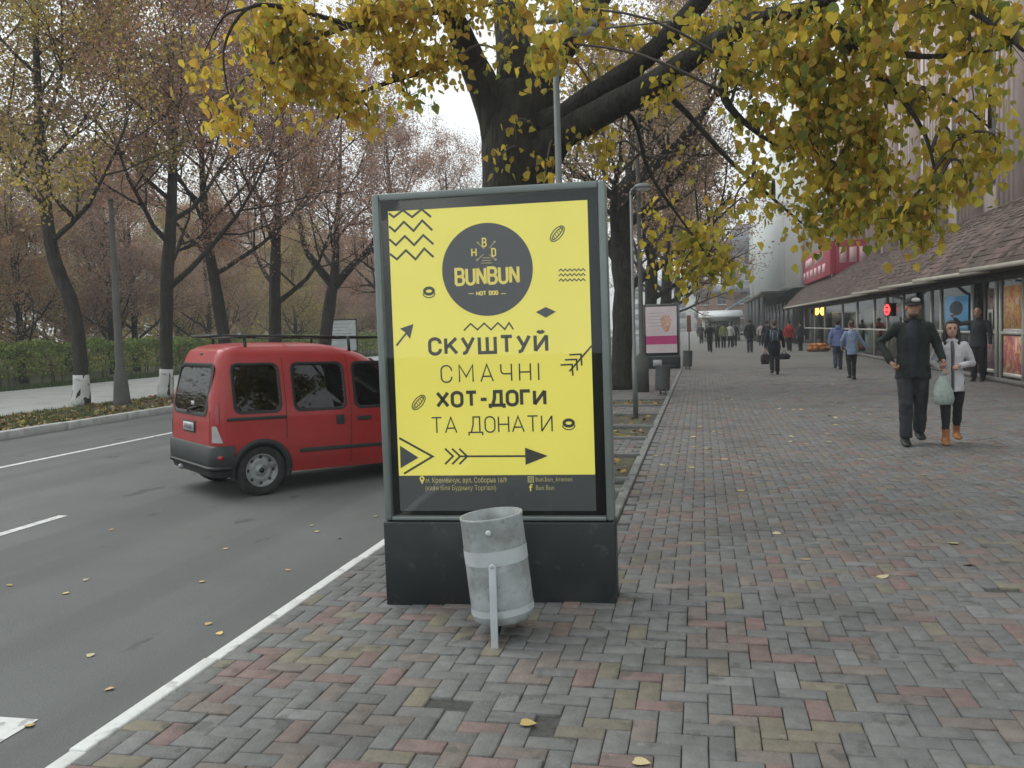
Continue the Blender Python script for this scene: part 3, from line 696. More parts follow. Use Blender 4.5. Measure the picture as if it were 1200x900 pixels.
for (x, y), lb in (((777, 463), 'dark grey litter bin on the footway just before the pink poster stand'), ((806, 433), 'dark grey litter bin on the footway just beyond the pink poster stand')):
    p = gnd(x, y); b2 = litter_bin(lb, 'litter bin', (p.x, p.y, 0), R(20), M_bdk, M_bdk, M_bdk, tilt=R(3), group='dark litter bins along the pavement'); b2.scale = (1.05, 1.05, 1.05)

# ================================================================== THE RED VAN
M_red = mat('van_red', (.37, .024, .024), .36, .06, 3, spec=.4, coat=.2, stains=[((.17, .045, .04), 1.6, .5, .25, .35), ((.20, .10, .085), 26, .60, .1, .25)])
M_trim = mat('van_trim', (.019, .023, .023), .55, .12, 12, bump=.08, bscale=80)
M_seal = mat('van_seal', (.012, .014, .014), .5, .1, 8)
M_tyre = mat('tyre_rubber', (.018, .019, .019), .85, .2, 20, bump=.2, stains=[((.06, .06, .055), 9, .5, .2, .5)])
M_rim = mat('steel_rim', (.30, .31, .31), .5, .2, 12, metal=.35, stains=[((.10, .09, .08), 10, .52, .1, .7)])
M_vglass = mat_glass('van_glass', (.55, .64, .62), .16, .02)
M_cab = mat('van_inside', (.022, .023, .025), .8, .2, 5)
M_lamp = mat('lamp_clear', (.42, .40, .40), .2, .1, 8, coat=.5); M_lred = mat('lamp_red', (.28, .012, .012), .2, .1, 8, coat=.5)
HEAD = R(41); V_F = Vector((math.sin(HEAD), math.cos(HEAD), 0)); V_L = Vector((-math.cos(HEAD), math.sin(HEAD), 0))
_rw = gnd(305, 580, ROADZ); V_O = _rw+V_L*.70
van = thing('red_van', 'red high-roofed passenger van with black bumper and roof rack, nose in to the kerb', 'van', V_O)
VROT = Euler((R(0.0), R(1.6), math.atan2(V_F.y, V_F.x))); van.rotation_euler = VROT
_Vi = (Matrix.Translation(V_O) @ VROT.to_matrix().to_4x4()).inverted()
def vside(px, py, y=-.775):
    a = _Vi @ Vector(EYE); d = _Vi.to_3x3() @ Vector(sight(px, py)); t = (y-a.y)/d.y; p = a+d*t; return p.x, p.z
def vrear(px, py, x=-.57):
    a = _Vi @ Vector(EYE); d = _Vi.to_3x3() @ Vector(sight(px, py)); t = (x-a.x)/d.x; p = a+d*t; return p.y, p.z
print('van side', {n: tuple(round(c, 2) for c in vside(*p)) for n, p in dict(corner=(260, 500), roof=(300, 405), q0=(272, 427), q1=(328, 478), s0=(342, 427), s1=(404, 478), f0=(413, 429), f1=(445, 478), sill=(345, 552), sill2=(445, 548), strip=(350, 525), rail=(265, 491), rail2=(335, 489), arch=(338, 550), hub=(307, 553)).items()})
print('van rear', {n: tuple(round(c, 2) for c in vrear(*p)) for n, p in dict(w0=(207, 470), w1=(247, 420), pl=(214, 485), pr=(231, 502), bt=(205, 508), bb=(205, 550), lamp=(258, 500), l=(203, 500), top=(225, 405)).items()})
ip = lambda z, t: float(np.interp(z, [a for a, _ in t], [b for _, b in t]))
TW = [(.24, .745), (.40, .785), (.60, .800), (.88, .800), (1.0, .785), (1.25, .735), (1.47, .680), (1.56, .650), (1.62, .610), (1.66, .555), (1.69, .46), (1.705, .30), (1.708, .10)]
TR = [(.24, -.50), (.40, -.535), (.60, -.54), (.95, -.535), (1.1, -.52), (1.45, -.44), (1.56, -.40), (1.62, -.37), (1.66, -.30), (1.69, -.18), (1.705, .05), (1.708, .3)]
TF = [(.24, 3.05), (.40, 3.17), (.60, 3.17), (.74, 3.08), (.84, 2.90), (.93, 2.55), (.99, 2.28), (1.25, 1.88), (1.50, 1.52), (1.58, 1.38), (1.64, 1.2), (1.69, .95), (1.705, .75), (1.708, .5)]
TC = [(.24, .17), (.95, .17), (1.1, .17), (1.5, .17), (1.62, .16), (1.69, .14), (1.708, .05)]
NS, NR, NA = 110, 36, 9
def vloop(z, off=0.0):
    W, xr, xf, r = ip(z, TW)+off, ip(z, TR)-off, ip(z, TF)+off, min(ip(z, TC), ip(z, TW)*.8); rf = min(.30, W*.6, (xf-xr)*.3)
    p = []
    p += [(x, -W) for x in np.linspace(xr+r, xf-rf, NS, endpoint=False)]
    p += [(xf-rf+rf*math.sin(a), -W+rf-rf*math.cos(a)) for a in np.linspace(0, PI/2, NA, endpoint=False)]
    p += [(xf, y) for y in np.linspace(-W+rf, W-rf, NR, endpoint=False)]
    p += [(xf-rf+rf*math.cos(a), W-rf+rf*math.sin(a)) for a in np.linspace(0, PI/2, NA, endpoint=False)]
    p += [(x, W) for x in np.linspace(xf-rf, xr+r, NS, endpoint=False)]
    p += [(xr+r-r*math.sin(a), W-r+r*math.cos(a)) for a in np.linspace(0, PI/2, NA, endpoint=False)]
    p += [(xr, y) for y in np.linspace(W-r, -W+r, NR, endpoint=False)]
    p += [(xr+r-r*math.cos(a), -W+r-r*math.sin(a)) for a in np.linspace(0, PI/2, NA, endpoint=False)]
    return [(x, y, z) for x, y in p]
zs = list(np.arange(.24, 1.60, .034))+[1.60, 1.62, 1.64, 1.66, 1.675, 1.69, 1.70, 1.705, 1.708]
loops = [vloop(z) for z in zs]; K = len(loops[0])
WIN = {}                        # side windows: x0, x1, z0, z1
(qx0, qz1), (qx1, qz0) = vside(273, 428, -.72), vside(327, 478, -.76)
(sx0, sz1), (sx1, sz0) = vside(343, 428, -.72), vside(403, 478, -.76); (fx0, _), _2 = vside(414, 430, -.72), 0
wz0, wz1 = (qz0+sz0)/2, min((qz1+sz1)/2, 1.47)
WIN = [(qx0, qx1, wz0, wz1), (sx0, sx1, wz0, wz1), (fx0, fx0+.78, wz0, wz1)]
RW = (-.56, .56, .93, 1.44)     # rear window y0, y1, z0, z1
AX = [0.0, 2.45]; AR = .325; AZ = .285
def hole(c):
    x, y, z = c
    if abs(y) > .55 and x > ip(z, TR)+.02:
        for (a, b, c0, c1) in WIN:
            xe = b if b < fx0+.5 else min(b, ip(z, TF)-.22)
            if a < x < xe and c0 < z < c1: return True
    if x < -.35 and abs(y) < .57 and RW[2] < z < RW[3]: return True
    if x > 1.3 and 1.02 < z < 1.50 and abs(y) < ip(z, TW)-.10 and x > ip(z, TF)-.28: return True
    if abs(y) > .45 and z < .75:
        for a in AX:
            if math.hypot(x-a, z-AZ) < AR: return True
    return False
V = np.array([p for l in loops for p in l]); faces = []
for i in range(len(loops)-1):
    for j in range(K):
        j2 = (j+1) % K; f = (i*K+j, i*K+j2, (i+1)*K+j2, (i+1)*K+j)
        if not hole(V[list(f)].mean(0)): faces.append(f)
faces.append(tuple((len(loops)-1)*K+j for j in range(K)))
MB().add(V, faces).build('body', M_red, van, smooth=True)
MB().loft([[(x*.985+.01, y*.97, .26) for x, y, z in vloop(.30)], [(x*.985+.01, y*.97, .30) for x, y, z in vloop(.30)]]).build('underbody', M_cab, van) if False else None
MB().box((1.25, 0, .27), (3.3, 1.22, .06)).build('underbody', M_cab, van)
def rrect(x0, x1, z0, z1, r, n=6, skew=0.0):
    return [(x1-r+r*math.cos(a), z1-r+r*math.sin(a)) for a in np.linspace(0, PI/2, n)]+[(x0+r+r*math.cos(a), z1-r+r*math.sin(a)) for a in np.linspace(PI/2, PI, n)]+\
           [(x0+r+r*math.cos(a), z0+r+r*math.sin(a)) for a in np.linspace(PI, 1.5*PI, n)]+[(x1-r+r*math.cos(a), z0+r+r*math.sin(a)) for a in np.linspace(1.5*PI, 2*PI, n)]
def side_window(s, win, name='side_window'):
    x0, x1, z0, z1 = win; front = x0 > fx0-.01
    def sk(o): # the front window's leading edge leans with the windscreen
        if not front: return o
        return [(x if x < x0+.3 else x0+.3+(x-x0-.3)*(1-.75*max(0, (z-z0)/(z1-z0))), z) for x, z in o]
    inn, out = sk(rrect(x0+.004, x1-.004, z0+.004, z1-.004, .07)), sk(rrect(x0-.03, x1+.03, z0-.03, z1+.03, .09))
    n = len(inn); P = lambda x, z, o: (x, s*(ip(z, TW)+o), z)
    seal = MB().add([P(x, z, .004) for x, z in out]+[P(x, z, .012) for x, z in inn]+[P(x, z, -.02) for x, z in inn], [(i, (i+1) % n, n+(i+1) % n, n+i) for i in range(n)]+[(n+i, n+(i+1) % n, 2*n+(i+1) % n, 2*n+i) for i in range(n)]).build(name, M_seal, van)
    c = (np.mean([p[0] for p in inn]), np.mean([p[1] for p in inn]))
    MB().add([P(x, z, -.004) for x, z in inn]+[P(c[0], c[1], -.002)], [(i, (i+1) % n, n) for i in range(n)]).build('pane', M_vglass, seal, smooth=True)
for s in (-1, 1):
    for wn in WIN: side_window(s, wn)
# rear window
XR = lambda z, o: ip(z, TR)-o
inn, out = rrect(RW[0]+.01, RW[1]-.01, RW[2]+.01, RW[3]-.01, .09), rrect(RW[0]-.04, RW[1]+.04, RW[2]-.04, RW[3]+.04, .12); n = len(inn)
P = lambda y, z, o: (XR(z, o), y, z)
sl = MB().add([P(y, z, .004) for y, z in out]+[P(y, z, .012) for y, z in inn]+[P(y, z, -.02) for y, z in inn], [(i, (i+1) % n, n+(i+1) % n, n+i) for i in range(n)]+[(n+i, n+(i+1) % n, 2*n+(i+1) % n, 2*n+i) for i in range(n)]).build('rear_window', M_seal, van)
# curved pane in horizontal strips
zz = np.linspace(RW[2]+.01, RW[3]-.01, 9); MB().add([(XR(z, .002), y, z) for z in zz for y in (-.54, .54)], [(2*i, 2*i+1, 2*i+3, 2*i+2) for i in range(8)]).build('pane', M_vglass, sl)
MB().tube([(XR(.95, .02), .02, .92), (XR(.97, .035), -.02, .96), (XR(1.0, .03), -.34, 1.0)], .010, 6).build('wiper', M_seal, van)
MB().box((XR(1.02, .006), -.10, 1.03), (.004, .10, .045)).build('sticker', mat('sticker', (.5, .52, .5), .6, .1, 9), sl)
# windscreen
zz = np.linspace(1.02, 1.51, 9); MB().add([(ip(z, TF)-.008, y, z) for z in zz for y in (-ip(z, TW)+.13, ip(z, TW)-.13)], [(2*i, 2*i+1, 2*i+3, 2*i+2) for i in range(8)]).build('windscreen', M_vglass, van)
# wheel arches, wheels
def lathe(prof, seg=32):        # profile of (radius, y) about the y axis
    return [[(r*math.cos(a), y, r*math.sin(a)) for a in np.arange(seg)*2*PI/seg] for r, y in prof]
for s in (-1, 1):
    for a in AX:
        m = MB(); an = np.linspace(-.10*PI, 1.10*PI, 30); ri, ro = AR-.035, AR+.030
        yv = lambda z: s*(ip(max(z, .24), TW))
        pts = [[(a+r_*math.cos(t), yv(AZ+r_*math.sin(t))+s*o, max(.2, AZ+r_*math.sin(t))) for r_, o in ((ri, -.09), (ri, .012), (AR, .020), (ro, .014), (ro, -.004))] for t in an]
        m.loft(pts, cap=False); m.build('wheel_arch', M_trim, van, smooth=True)
        an = np.linspace(0, PI, 16); MB().loft([[(a+AR*math.cos(t), s*.42, AZ+AR*math.sin(t)), (a+AR*math.cos(t), s*.79, AZ+AR*math.sin(t))] for t in an], cap=False).build('arch_liner', M_cab, van)
        R_ = .285
        wroot = MB().loft(lathe([(.185, -.075), (.22, -.088), (.262, -.086), (.280, -.066), (R_, -.03), (R_, .03), (.280, .066), (.262, .086), (.22, .088), (.185, .075)]), cap=False).build('wheel', M_tyre, van, smooth=True, loc=(a, s*.695, R_))
        rm = MB().loft([[(x, s*y, z) for x, y, z in l] for l in lathe([(.190, -.06), (.188, .070), (.180, .078), (.172, .070), (.168, .040), (.140, .030), (.118, .046), (.095, .050), (.070, .040), (.062, .045), (.055, .060), (.030, .064), (.004, .064)])], cap=False)
        rm.build('rim', M_rim, wroot, smooth=True)
        for k in range(8):
            t = k*PI/4; MB().ellipsoid((.145*math.cos(t), s*.036, .145*math.sin(t)), (.020, .008, .020), 8, 5).build('rim_slot', M_seal, wroot)
        MB().tube([(0, s*.060, 0), (0, s*.070, 0)], .030, 10).build('hub_cap', M_seal, wroot)
MB().tube([(0, -.62, .285), (0, .62, .285)], .05, 8).build('axle', M_cab, van)
# bumpers: wrap the ends
def wrap(z0, z1, off, xcut, rear=True, name='rear_bumper', m=M_trim):
    zl = [z0, z0+.02, (z0+z1)/2-.03, (z0+z1)/2+.02, z1-.02, z1]; of = [off*.4, off, off*1.1, off, off*.9, .002]
    L_ = []
    for z, o in zip(zl, of):
        lp_ = vloop(z, o); sel = lp_[NS*2+NA*2+NR-0:] if rear else lp_[NS:NS+NA*2+NR]
        lp2 = sel if not rear else sel
        W = ip(z, TW)+o
        if rear: lp2 = [(xcut, W, z)]+lp2+[(xcut, -W, z)]
        else: lp2 = [(xcut, -W, z)]+lp2+[(xcut, W, z)]
        L_.append(lp2)
    k = len(L_[0]); return MB().add([p for l in L_ for p in l], [(i*k+j, i*k+j+1, (i+1)*k+j+1, (i+1)*k+j) for i in range(len(L_)-1) for j in range(k-1)]).build(name, m, van, smooth=True)
rb = wrap(.235, .585, .035, -.315); wrap(.25, .56, .03, 2.80, False, 'front_bumper')
wrap(.33, .36, .052, -.36, True, 'bumper_ledge')
y_, z_ = vrear(246, 529, -.60)
MB().ellipsoid((-.47, -.805, .46), (.035, .028, .030), 12, 8).build('reflector', M_lred, rb)
MB().ellipsoid((-.54, .30, .27), (.06, .035, .035), 8, 6).build('exhaust', M_rim, van)
# lamps on the rear corners
def corner(z, o, t):            # point on the right / left rear corner arc, t from 0 (rear) to 1 (side)
    W, xr, r = ip(z, TW)+o, ip(z, TR)-o, ip(z, TC)+o; a = t*PI/2; return (xr+r-r*math.cos(a), W-r+r*math.sin(a), z)
for s in (-1, 1):
    for nm, z0, z1, t0, t1, m in (('tail_lamp', .62, .80, .30, .75, M_lamp), ('brake_lamp', .80, 1.06, .34, .60, M_lred)):
        g_ = [[(lambda p: (p[0], s*p[1], p[2]))(corner(z, .012, t)) for t in np.linspace(t0+(.1 if nm == 'brake_lamp' else .2*(z-.62)/.18*0), t1-(0.25*(z-z0)/(z1-z0) if nm == 'tail_lamp' else 0), 6)] for z in np.linspace(z0, z1, 5)]
        MB().add([p for l in g_ for p in l], [(i*6+j, i*6+j+1, (i+1)*6+j+1, (i+1)*6+j) for i in range(4) for j in range(5)]).build(nm, m, van, smooth=True)
    f_ = [(ip(z, TF)-.02-.10*k+.014, s*(ip(z, TW)-.32+.27*k), z) for z in (.62, .70, .76) for k in (0, .5, 1)]
    MB().add(f_, [(3*i+j, 3*i+j+1, 3*i+j+4, 3*i+j+3) for i in range(2) for j in range(2)]).build('headlight', M_lamp, van)
    # black rub strips, rails, handles, door seams
    sx_ = lambda x, z, o: (x, s*(ip(z, TW)+o), z)
    def strip(name, x0, x1, z, h, o, m): MB().box(sx_((x0+x1)/2, z, o), (x1-x0, .02, h), bev=.006).build(name, m, van)
    a, b = vside(265, 491)[0], vside(335, 490)[0]; zr = vside(300, 490)[1]
    strip('slide_rail', a, b, zr, .035, .002, M_trim)
    a = vside(351, 525)[0]; zl_ = vside(380, 525)[1]; strip('rub_strip', a, a+1.85, zl_, .045, .004, M_trim)
    hx, hz = vside(398, 491); strip('door_handle', hx-.05, hx+.05, hz, .11, .002, M_trim)
    hx, hz = vside(426, 489); strip('door_handle', hx-.09, hx+.09, hz, .05, .006, M_trim)
    sm = MB()
    xs1 = (WIN[0][1]+WIN[1][0])/2-.02; xs2 = (WIN[1][1]+WIN[2][0])/2
    for x in (xs1, xs2): sm.quads([[sx_(x-.004, z, .0015), sx_(x+.004, z, .0015), sx_(x+.004, z+.06, .0015), sx_(x-.004, z+.06, .0015)] for z in np.arange(.30 if x > .6 else .62, 1.54, .06)])
    sm.build('door_seam', M_seal, van)
    MB().box(sx_(2.02, 1.05, .09), (.08, .16, .15), bev=.02).build('wing_mirror', M_trim, van)
sm = MB(); sm.quads([[(XR(z, .0015), y, z), (XR(z, .0015), y+.008, z), (XR(z+.04, .0015), y+.008, z+.04), (XR(z+.04, .0015), y, z+.04)] for y in (-.66, .652) for z in np.arange(.60, .92, .04)]); sm.build('tailgate_seam', M_seal, van)
# number plate: pale plate with a blue edge and unreadable dark characters
pl = MB().box((-.545, .02, .76), (.012, .40, .13), bev=.004).build('number_plate', M_seal, van)
MB().box((-.5525, .02, .76), (.004, .365, .098)).build('plate_face', mat('plate_white', (.50, .52, .53), .5, .05, 8), pl)
cm = MB()
for k in range(7): cm.box((-.5555, .15-.045*k, .76), (.002, .020+.006*(k % 3), .052))
cm.build('plate_characters', mat('plate_ink', (.14, .14, .15), .6, .1, 8), pl)
MB().box((XR(1.55, .0)+.02, .0, 1.575), (.03, .10, .03), bev=.008).build('high_brake_lamp', M_seal, van)
# roof rack
rk = MB()
for s in (-1, 1): rk.tube([(-.32, s*.50, 1.785), (1.60, s*.50, 1.765)], .016, 6)
for x in (-.10, .45, 1.05): rk.tube([(x, -.56, 1.765), (x, .56, 1.765)], .014, 6)
rk.tube([(-.34, -.50, 1.785), (-.34, .50, 1.785)], .016, 6); rk.tube([(1.6, -.50, 1.765), (1.6, .50, 1.765)], .016, 6)
rk = rk.build('roof_rack', M_seal, van)
for x in (-.08, 1.20):
    for s in (-1, 1): MB().tube([(x, s*.55, 1.60), (x, s*.52, 1.775)], .020, 6).build('rack_foot', M_seal, rk)
# inside
for x, ys in ((.35, (-.36, .36)), (1.25, (-.36, .36))):
    for y in ys:
        sb = MB(); sb.box((x, y, .55), (.50, .48, .16), bev=.05); sb.box((x-.25, y, .86), (.14, .46, .58), bev=.05); sb.box((x-.28, y, 1.22), (.09, .26, .17), bev=.03); sb.build('seat', M_cab, van)
MB().box((2.05, 0, .86), (.45, 1.36, .22), bev=.04).build('dashboard', M_cab, van)
MB().box((.8, 0, .40), (2.7, 1.35, .04)).build('floor_mat', M_cab, van)
sw = MB(); sw.loft([[(1.72+.17*.4*math.sin(a)+.015*math.cos(b), .36+.17*math.cos(a), 1.0+.17*math.sin(a)+.015*math.sin(b)) for b in np.arange(6)*PI/3] for a in np.linspace(0, 2*PI, 21)], cap=False); sw.build('steering_wheel', M_cab, van)

# ================================================================== BUILDINGS
M_wallp = mat('facade_mauve', (.74, .63, .595), .85, .08, .8, bump=.05, stains=[((.60, .50, .475), .5, .5, .2, .6)])
M_pier = mat('pier_cladding', (.60, .485, .455), .75, .08, 1.2, bump=.05)
M_pier2 = mat('pier_return', (.37, .315, .31), .75, .08, 1.2)
M_shing = mat('canopy_shingle', (.115, .078, .066), .9, .3, 9, bump=.3, rnd=('island', .5), hue=.012, stains=[((.06, .05, .045), 1.0, .5, .2, .6)])
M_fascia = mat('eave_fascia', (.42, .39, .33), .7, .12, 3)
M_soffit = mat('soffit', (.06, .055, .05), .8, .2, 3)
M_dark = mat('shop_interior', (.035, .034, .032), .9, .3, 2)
M_mull = mat('mullion', (.58, .57, .53), .5, .08, 8, metal=.2)
M_mulld = mat('mullion_dark', (.10, .095, .09), .5, .1, 8)
M_sglass = mat_glass('shop_glass', (.8, .85, .85), .75, .02)
M_sill = mat('shop_plinth', (.16, .15, .14), .8, .2, 4, bump=.1)
SXF = 7.05                      # line of the shop glass
GZ = 3.0
store = thing('department_store', 'mauve ribbed building with brown shingled canopy above a glazed shop row on the right', 'building', (0, 0, 0))
Y0, Y1 = 9.0, 69.5
wall = MB(); wall.box((13.2, (Y0+Y1)/2, 9.6), (7.0, Y1-Y0, 19.2)); wall = wall.build('wall', M_wallp, store)
# tall ribbed piers on the upper wall
pier = MB(); pier.box((.28, 0, 0), (.40, 1.9, 14.2))
for k in range(4): pier.box((.065, -.69+.46*k, 0), (.04, .20, 14.2))
pme = pier.mesh('pier', M_pier); y = 12.3
while y < Y1-1:
    link('pier', pme, wall, (9.22, y, 11.6)); y += 4.6
slit = MB().box((0, 0, 0), (.10, 1.1, 11.5)).mesh('window_strip', mat('window_dark', (.22, .22, .235), .25, .1, 4)); y = 14.6
while y < Y1-1:
    link('window_strip', slit, wall, (9.68, y, 11.8)); y += 4.6
# canopy: bays of shingled roof, each slightly turned, with a pale fascia
bounds = [71.0, 50.0, 39.4, 33.2, 28.4, 23.0, 18.0, 13.0, 8.4]
bounds = [69.3]+[atX(px, 345, 6.4).y for px in (1012, 1046, 1090, 1150)]+[18.4, 13.6, 9.0]
roofs = []
for bi in range(len(bounds)-1):
    yf, yn = bounds[bi], bounds[bi+1]
    xf, xn = 5.98, 6.55; ze = 2.70
    if bi == 0: xf = 6.0
    n = max(2, int((yf-yn)/.24)); rows = 20
    m = MB(); rr = random.Random(bi)
    top = (8.45, 4.75)
    for i in range(rows):
        t0, t1 = i/rows, (i+1)/rows+.015
        cv = lambda t: t+.10*math.sin(t*PI)      # slightly bellied slope
        for k in range(n):
            a, b = k/n+(.5/n if i % 2 else 0), (k+1)/n+(.5/n if i % 2 else 0)-.01/n
            a, b = min(a, 1), min(b, 1)
            if b-a < .1/n: continue
            ya, yb_ = yf+(yn-yf)*a, yf+(yn-yf)*b; xa, xb = xf+(xn-xf)*a, xf+(xn-xf)*b; j = rr.uniform(-.010, .020)
            P = lambda x, y, t, o: (x+(top[0]-x)*t-o*.7, y, ze+(top[1]-ze)*cv(t)+o*.7)
            m.quads([[P(xa, ya, t0, .018+j), P(xb, yb_, t0, .018+j), P(xb, yb_, t1, .012), P(xa, ya, t1, .012)], [P(xa, ya, t0, 0), P(xb, yb_, t0, 0), P(xb, yb_, t0, .018+j), P(xa, ya, t0, .018+j)]])
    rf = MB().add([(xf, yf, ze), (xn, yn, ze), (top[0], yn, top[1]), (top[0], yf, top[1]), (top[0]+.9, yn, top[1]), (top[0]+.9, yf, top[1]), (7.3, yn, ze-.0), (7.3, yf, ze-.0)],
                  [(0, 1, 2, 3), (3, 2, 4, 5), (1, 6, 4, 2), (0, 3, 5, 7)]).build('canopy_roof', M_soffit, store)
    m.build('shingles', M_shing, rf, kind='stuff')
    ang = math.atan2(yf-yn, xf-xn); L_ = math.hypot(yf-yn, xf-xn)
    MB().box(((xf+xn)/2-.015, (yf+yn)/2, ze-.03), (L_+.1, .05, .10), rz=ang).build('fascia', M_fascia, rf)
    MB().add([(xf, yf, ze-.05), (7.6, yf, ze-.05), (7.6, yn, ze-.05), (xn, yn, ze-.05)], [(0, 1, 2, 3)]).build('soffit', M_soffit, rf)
# shop row
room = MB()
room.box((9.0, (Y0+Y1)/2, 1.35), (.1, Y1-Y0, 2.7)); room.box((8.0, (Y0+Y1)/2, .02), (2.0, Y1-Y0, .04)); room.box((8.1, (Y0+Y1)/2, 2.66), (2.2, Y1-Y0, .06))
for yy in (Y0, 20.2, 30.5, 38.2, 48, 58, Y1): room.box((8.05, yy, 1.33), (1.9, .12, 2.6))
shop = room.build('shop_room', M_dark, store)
MB().box((SXF+.02, (Y0+Y1)/2, .06), (.16, Y1-Y0, .12)).build('shop_sill', M_sill, store)
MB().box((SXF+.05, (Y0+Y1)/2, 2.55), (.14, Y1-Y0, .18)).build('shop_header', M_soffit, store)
def ys(px): return atX(px, 420, SXF).y
posts = [943, 955, 967, 988, 1005, 1025, 1040, 1059, 1075, 1092, 1103, 1140, 1155, 1168, 1173]
py_ = [ys(p) for p in posts]+[22.0, 20.3, 18.6, 16.9, 15.2, 13.5, 11.8, 10.1]
for i, yy in enumerate(py_):
    wd = .09 if posts[min(i, 14)] in (1140, 1168, 1005, 1025) else .06
    MB().box((SXF, yy, 1.29), (.08, wd, 2.34)).build('mullion', M_mulld if i in (8, 12) else M_mull, store)
for i in range(len(py_)-1):
    ya, yb_ = py_[i]-.045, py_[i+1]+.045
    if ya-yb_ < .25: continue
    MB().quads([[(SXF+.012, ya, .13), (SXF+.012, yb_, .13), (SXF+.012, yb_, 2.46), (SXF+.012, ya, 2.46)]]).build('window_pane', M_sglass, store)
    if i not in (11,): MB().box((SXF, (ya+yb_)/2, 1.20), (.06, ya-yb_-.002, .07)).build('transom', M_mull, store)
# printed pictures and goods inside the glass
M_food1 = mat_print('print_food_upper', [(.25, .05, .03), (.50, .20, .10), (.58, .42, .12), (.45, .10, .06), (.62, .45, .30), (.16, .18, .04)], 3.4, emit=.10, dist=.35)  # faint emission added to brighten both food prints, which are not lit signs
M_food2 = mat_print('print_food_lower', [(.50, .32, .16), (.62, .45, .26), (.45, .13, .06), (.38, .10, .20), (.58, .36, .08), (.18, .20, .06)], 3.0, emit=.10, dist=.35)
M_goods = mat_print('goods_green', [(.05, .06, .04), (.22, .21, .06), (.30, .26, .05), (.09, .10, .06), (.25, .10, .05)], 3.5)
def panel(name, m, xa, xb, z0, z1, off=-.012, fr=True):
    ya, yb_ = (xa, xb) if xa > 50 else (xa, xb)
    o = MB().box((SXF+off, (ya+yb_)/2, (z0+z1)/2), (.008, abs(ya-yb_), z1-z0)).build(name, m, store)
    if fr: MB().box((SXF+off-.003, (ya+yb_)/2, z0-.045), (.02, abs(ya-yb_), .09)).build('picture_rail', M_mull, o)
    return o
ya, yb_ = ys(1175)-.06, 22.06
panel('food_poster', M_food1, ya, yb_, 1.30, 2.30, .004); panel('food_poster', M_food2, ya, yb_, .26, 1.14, .004)
for a, b in ((21.9, 20.4), (20.2, 18.7)): panel('food_poster', M_food1, a, b, 1.3, 2.3, .004); panel('food_poster', M_food2, a, b, .26, 1.14, .004)
panel('narrow_poster', mat_print('print_mauve_goods', [(.12, .06, .06), (.28, .12, .14), (.35, .30, .32), (.08, .05, .07)], 5), ys(1157), ys(1167), .30, 1.14, .004)
panel('narrow_poster', mat_print('print_brown_goods', [(.10, .05, .05), (.24, .12, .10), (.30, .24, .22), (.08, .05, .05)], 5), ys(1157), ys(1167), 1.30, 2.30, .004)
wf = panel('white_notice', mat('notice_white', (.5, .5, .48), .6, .1, 5), ys(1159), ys(1165), 1.22, 1.78, -.03, False)
MB().box((SXF-.036, (ys(1159)+ys(1165))/2, 1.5), (.006, abs(ys(1159)-ys(1165))*.55, .40)).build('notice_field', M_dark, wf)
bp_ = panel('blue_poster', mat('poster_blue', (.10, .27, .46), .5, .12, .8, emit=.15), ys(1110), ys(1137), 1.25, 2.20, -.05, False)
c_y, c_z = (ys(1110)+ys(1137))/2, 1.86
MB().add([(SXF-.0556, c_y+abs(ys(1115)-ys(1131))/2*math.cos(a), c_z+.20*math.sin(a)) for a in np.arange(32)*2*PI/32], [tuple(range(32))]).build('dark_roundel', mat('roundel', (.045, .06, .07), .6, .3, 6), bp_)
MB().box((SXF-.056, c_y, 1.38), (.003, abs(ys(1110)-ys(1137))-.2, .16)).build('pale_strip', mat('poster_cyan', (.22, .42, .55), .5, .1, 3, emit=.12), bp_)
MB().box((SXF+.3, ys(1133), .62), (.3, .9, .95), bev=.04).build('red_cooler', mat('cooler_red', (.34, .05, .05), .4, .2, 3), store)
MB().box((SXF+.3, ys(1012), .62), (.35, .8, .9), bev=.04).build('teal_crate', mat('teal', (.12, .32, .29), .5, .2, 3), store)
for a, b in ((990, 1004), (1007, 1023), (1028, 1038), (1062, 1074), (945, 954), (957, 966), (970, 986)):
    panel('goods_display', M_goods if a > 980 else mat_print('goods_mixed', [(.04, .045, .045), (.12, .13, .12), (.24, .22, .18), (.06, .06, .06), (.18, .13, .09)], 4.5), ys(a), ys(b), .35, 1.15, .25, False)
    panel('goods_display', M_goods if a > 980 else MATS['goods_mixed'], ys(a), ys(b), 1.3, 2.1, .25, False)
# lamps seen inside the glass
M_lampy = mat('lamp_glow', (1.0, .55, .12), .5, .02, 2, emit=3.5); M_neon = mat('neon_red', (1.0, .05, .05), .5, .02, 2, emit=2.2)
for px in (957, 964):
    p = atX(px, 364.5, SXF+.15); l_ = MB().ellipsoid((0, 0, 0), (.16, .26, .28), 12, 8).build('shop_lamp', M_lampy, store, smooth=True, loc=p)
    MB().tube([(p.x, p.y, p.z+.28), (p.x, p.y, 2.63)], .02, 6).build('lamp_cord', M_mulld, store)
p = atX(1040, 363, SXF-.10); ng = MB()
a_ = np.linspace(0, 2*PI, 24)
neon = thing('neon_sign', 'small glowing red sign behind the shop glass, left of the man in the cap', 'shop sign', p)
MB().box((.03, 0, 0), (.03, 1.15, .50), bev=.01).build('backing', M_dark, neon)
MB().loft([[(-.02+.05*math.cos(b)*.4, (.45+.05*math.cos(b))*math.cos(t), (.17+.05*math.sin(b))*math.sin(t)) for b in np.arange(6)*PI/3] for t in a_], cap=False).build('glowing_tube', M_neon, neon)
MB().tube([(-.02, -.30, 0), (-.02, .30, 0)], .055, 8).build('glowing_tube', M_neon, neon)
MB().tube([(.03, 0, .25), (.03, 0, 2.6-p.z)], .012, 6).build('cord', M_mulld, neon)
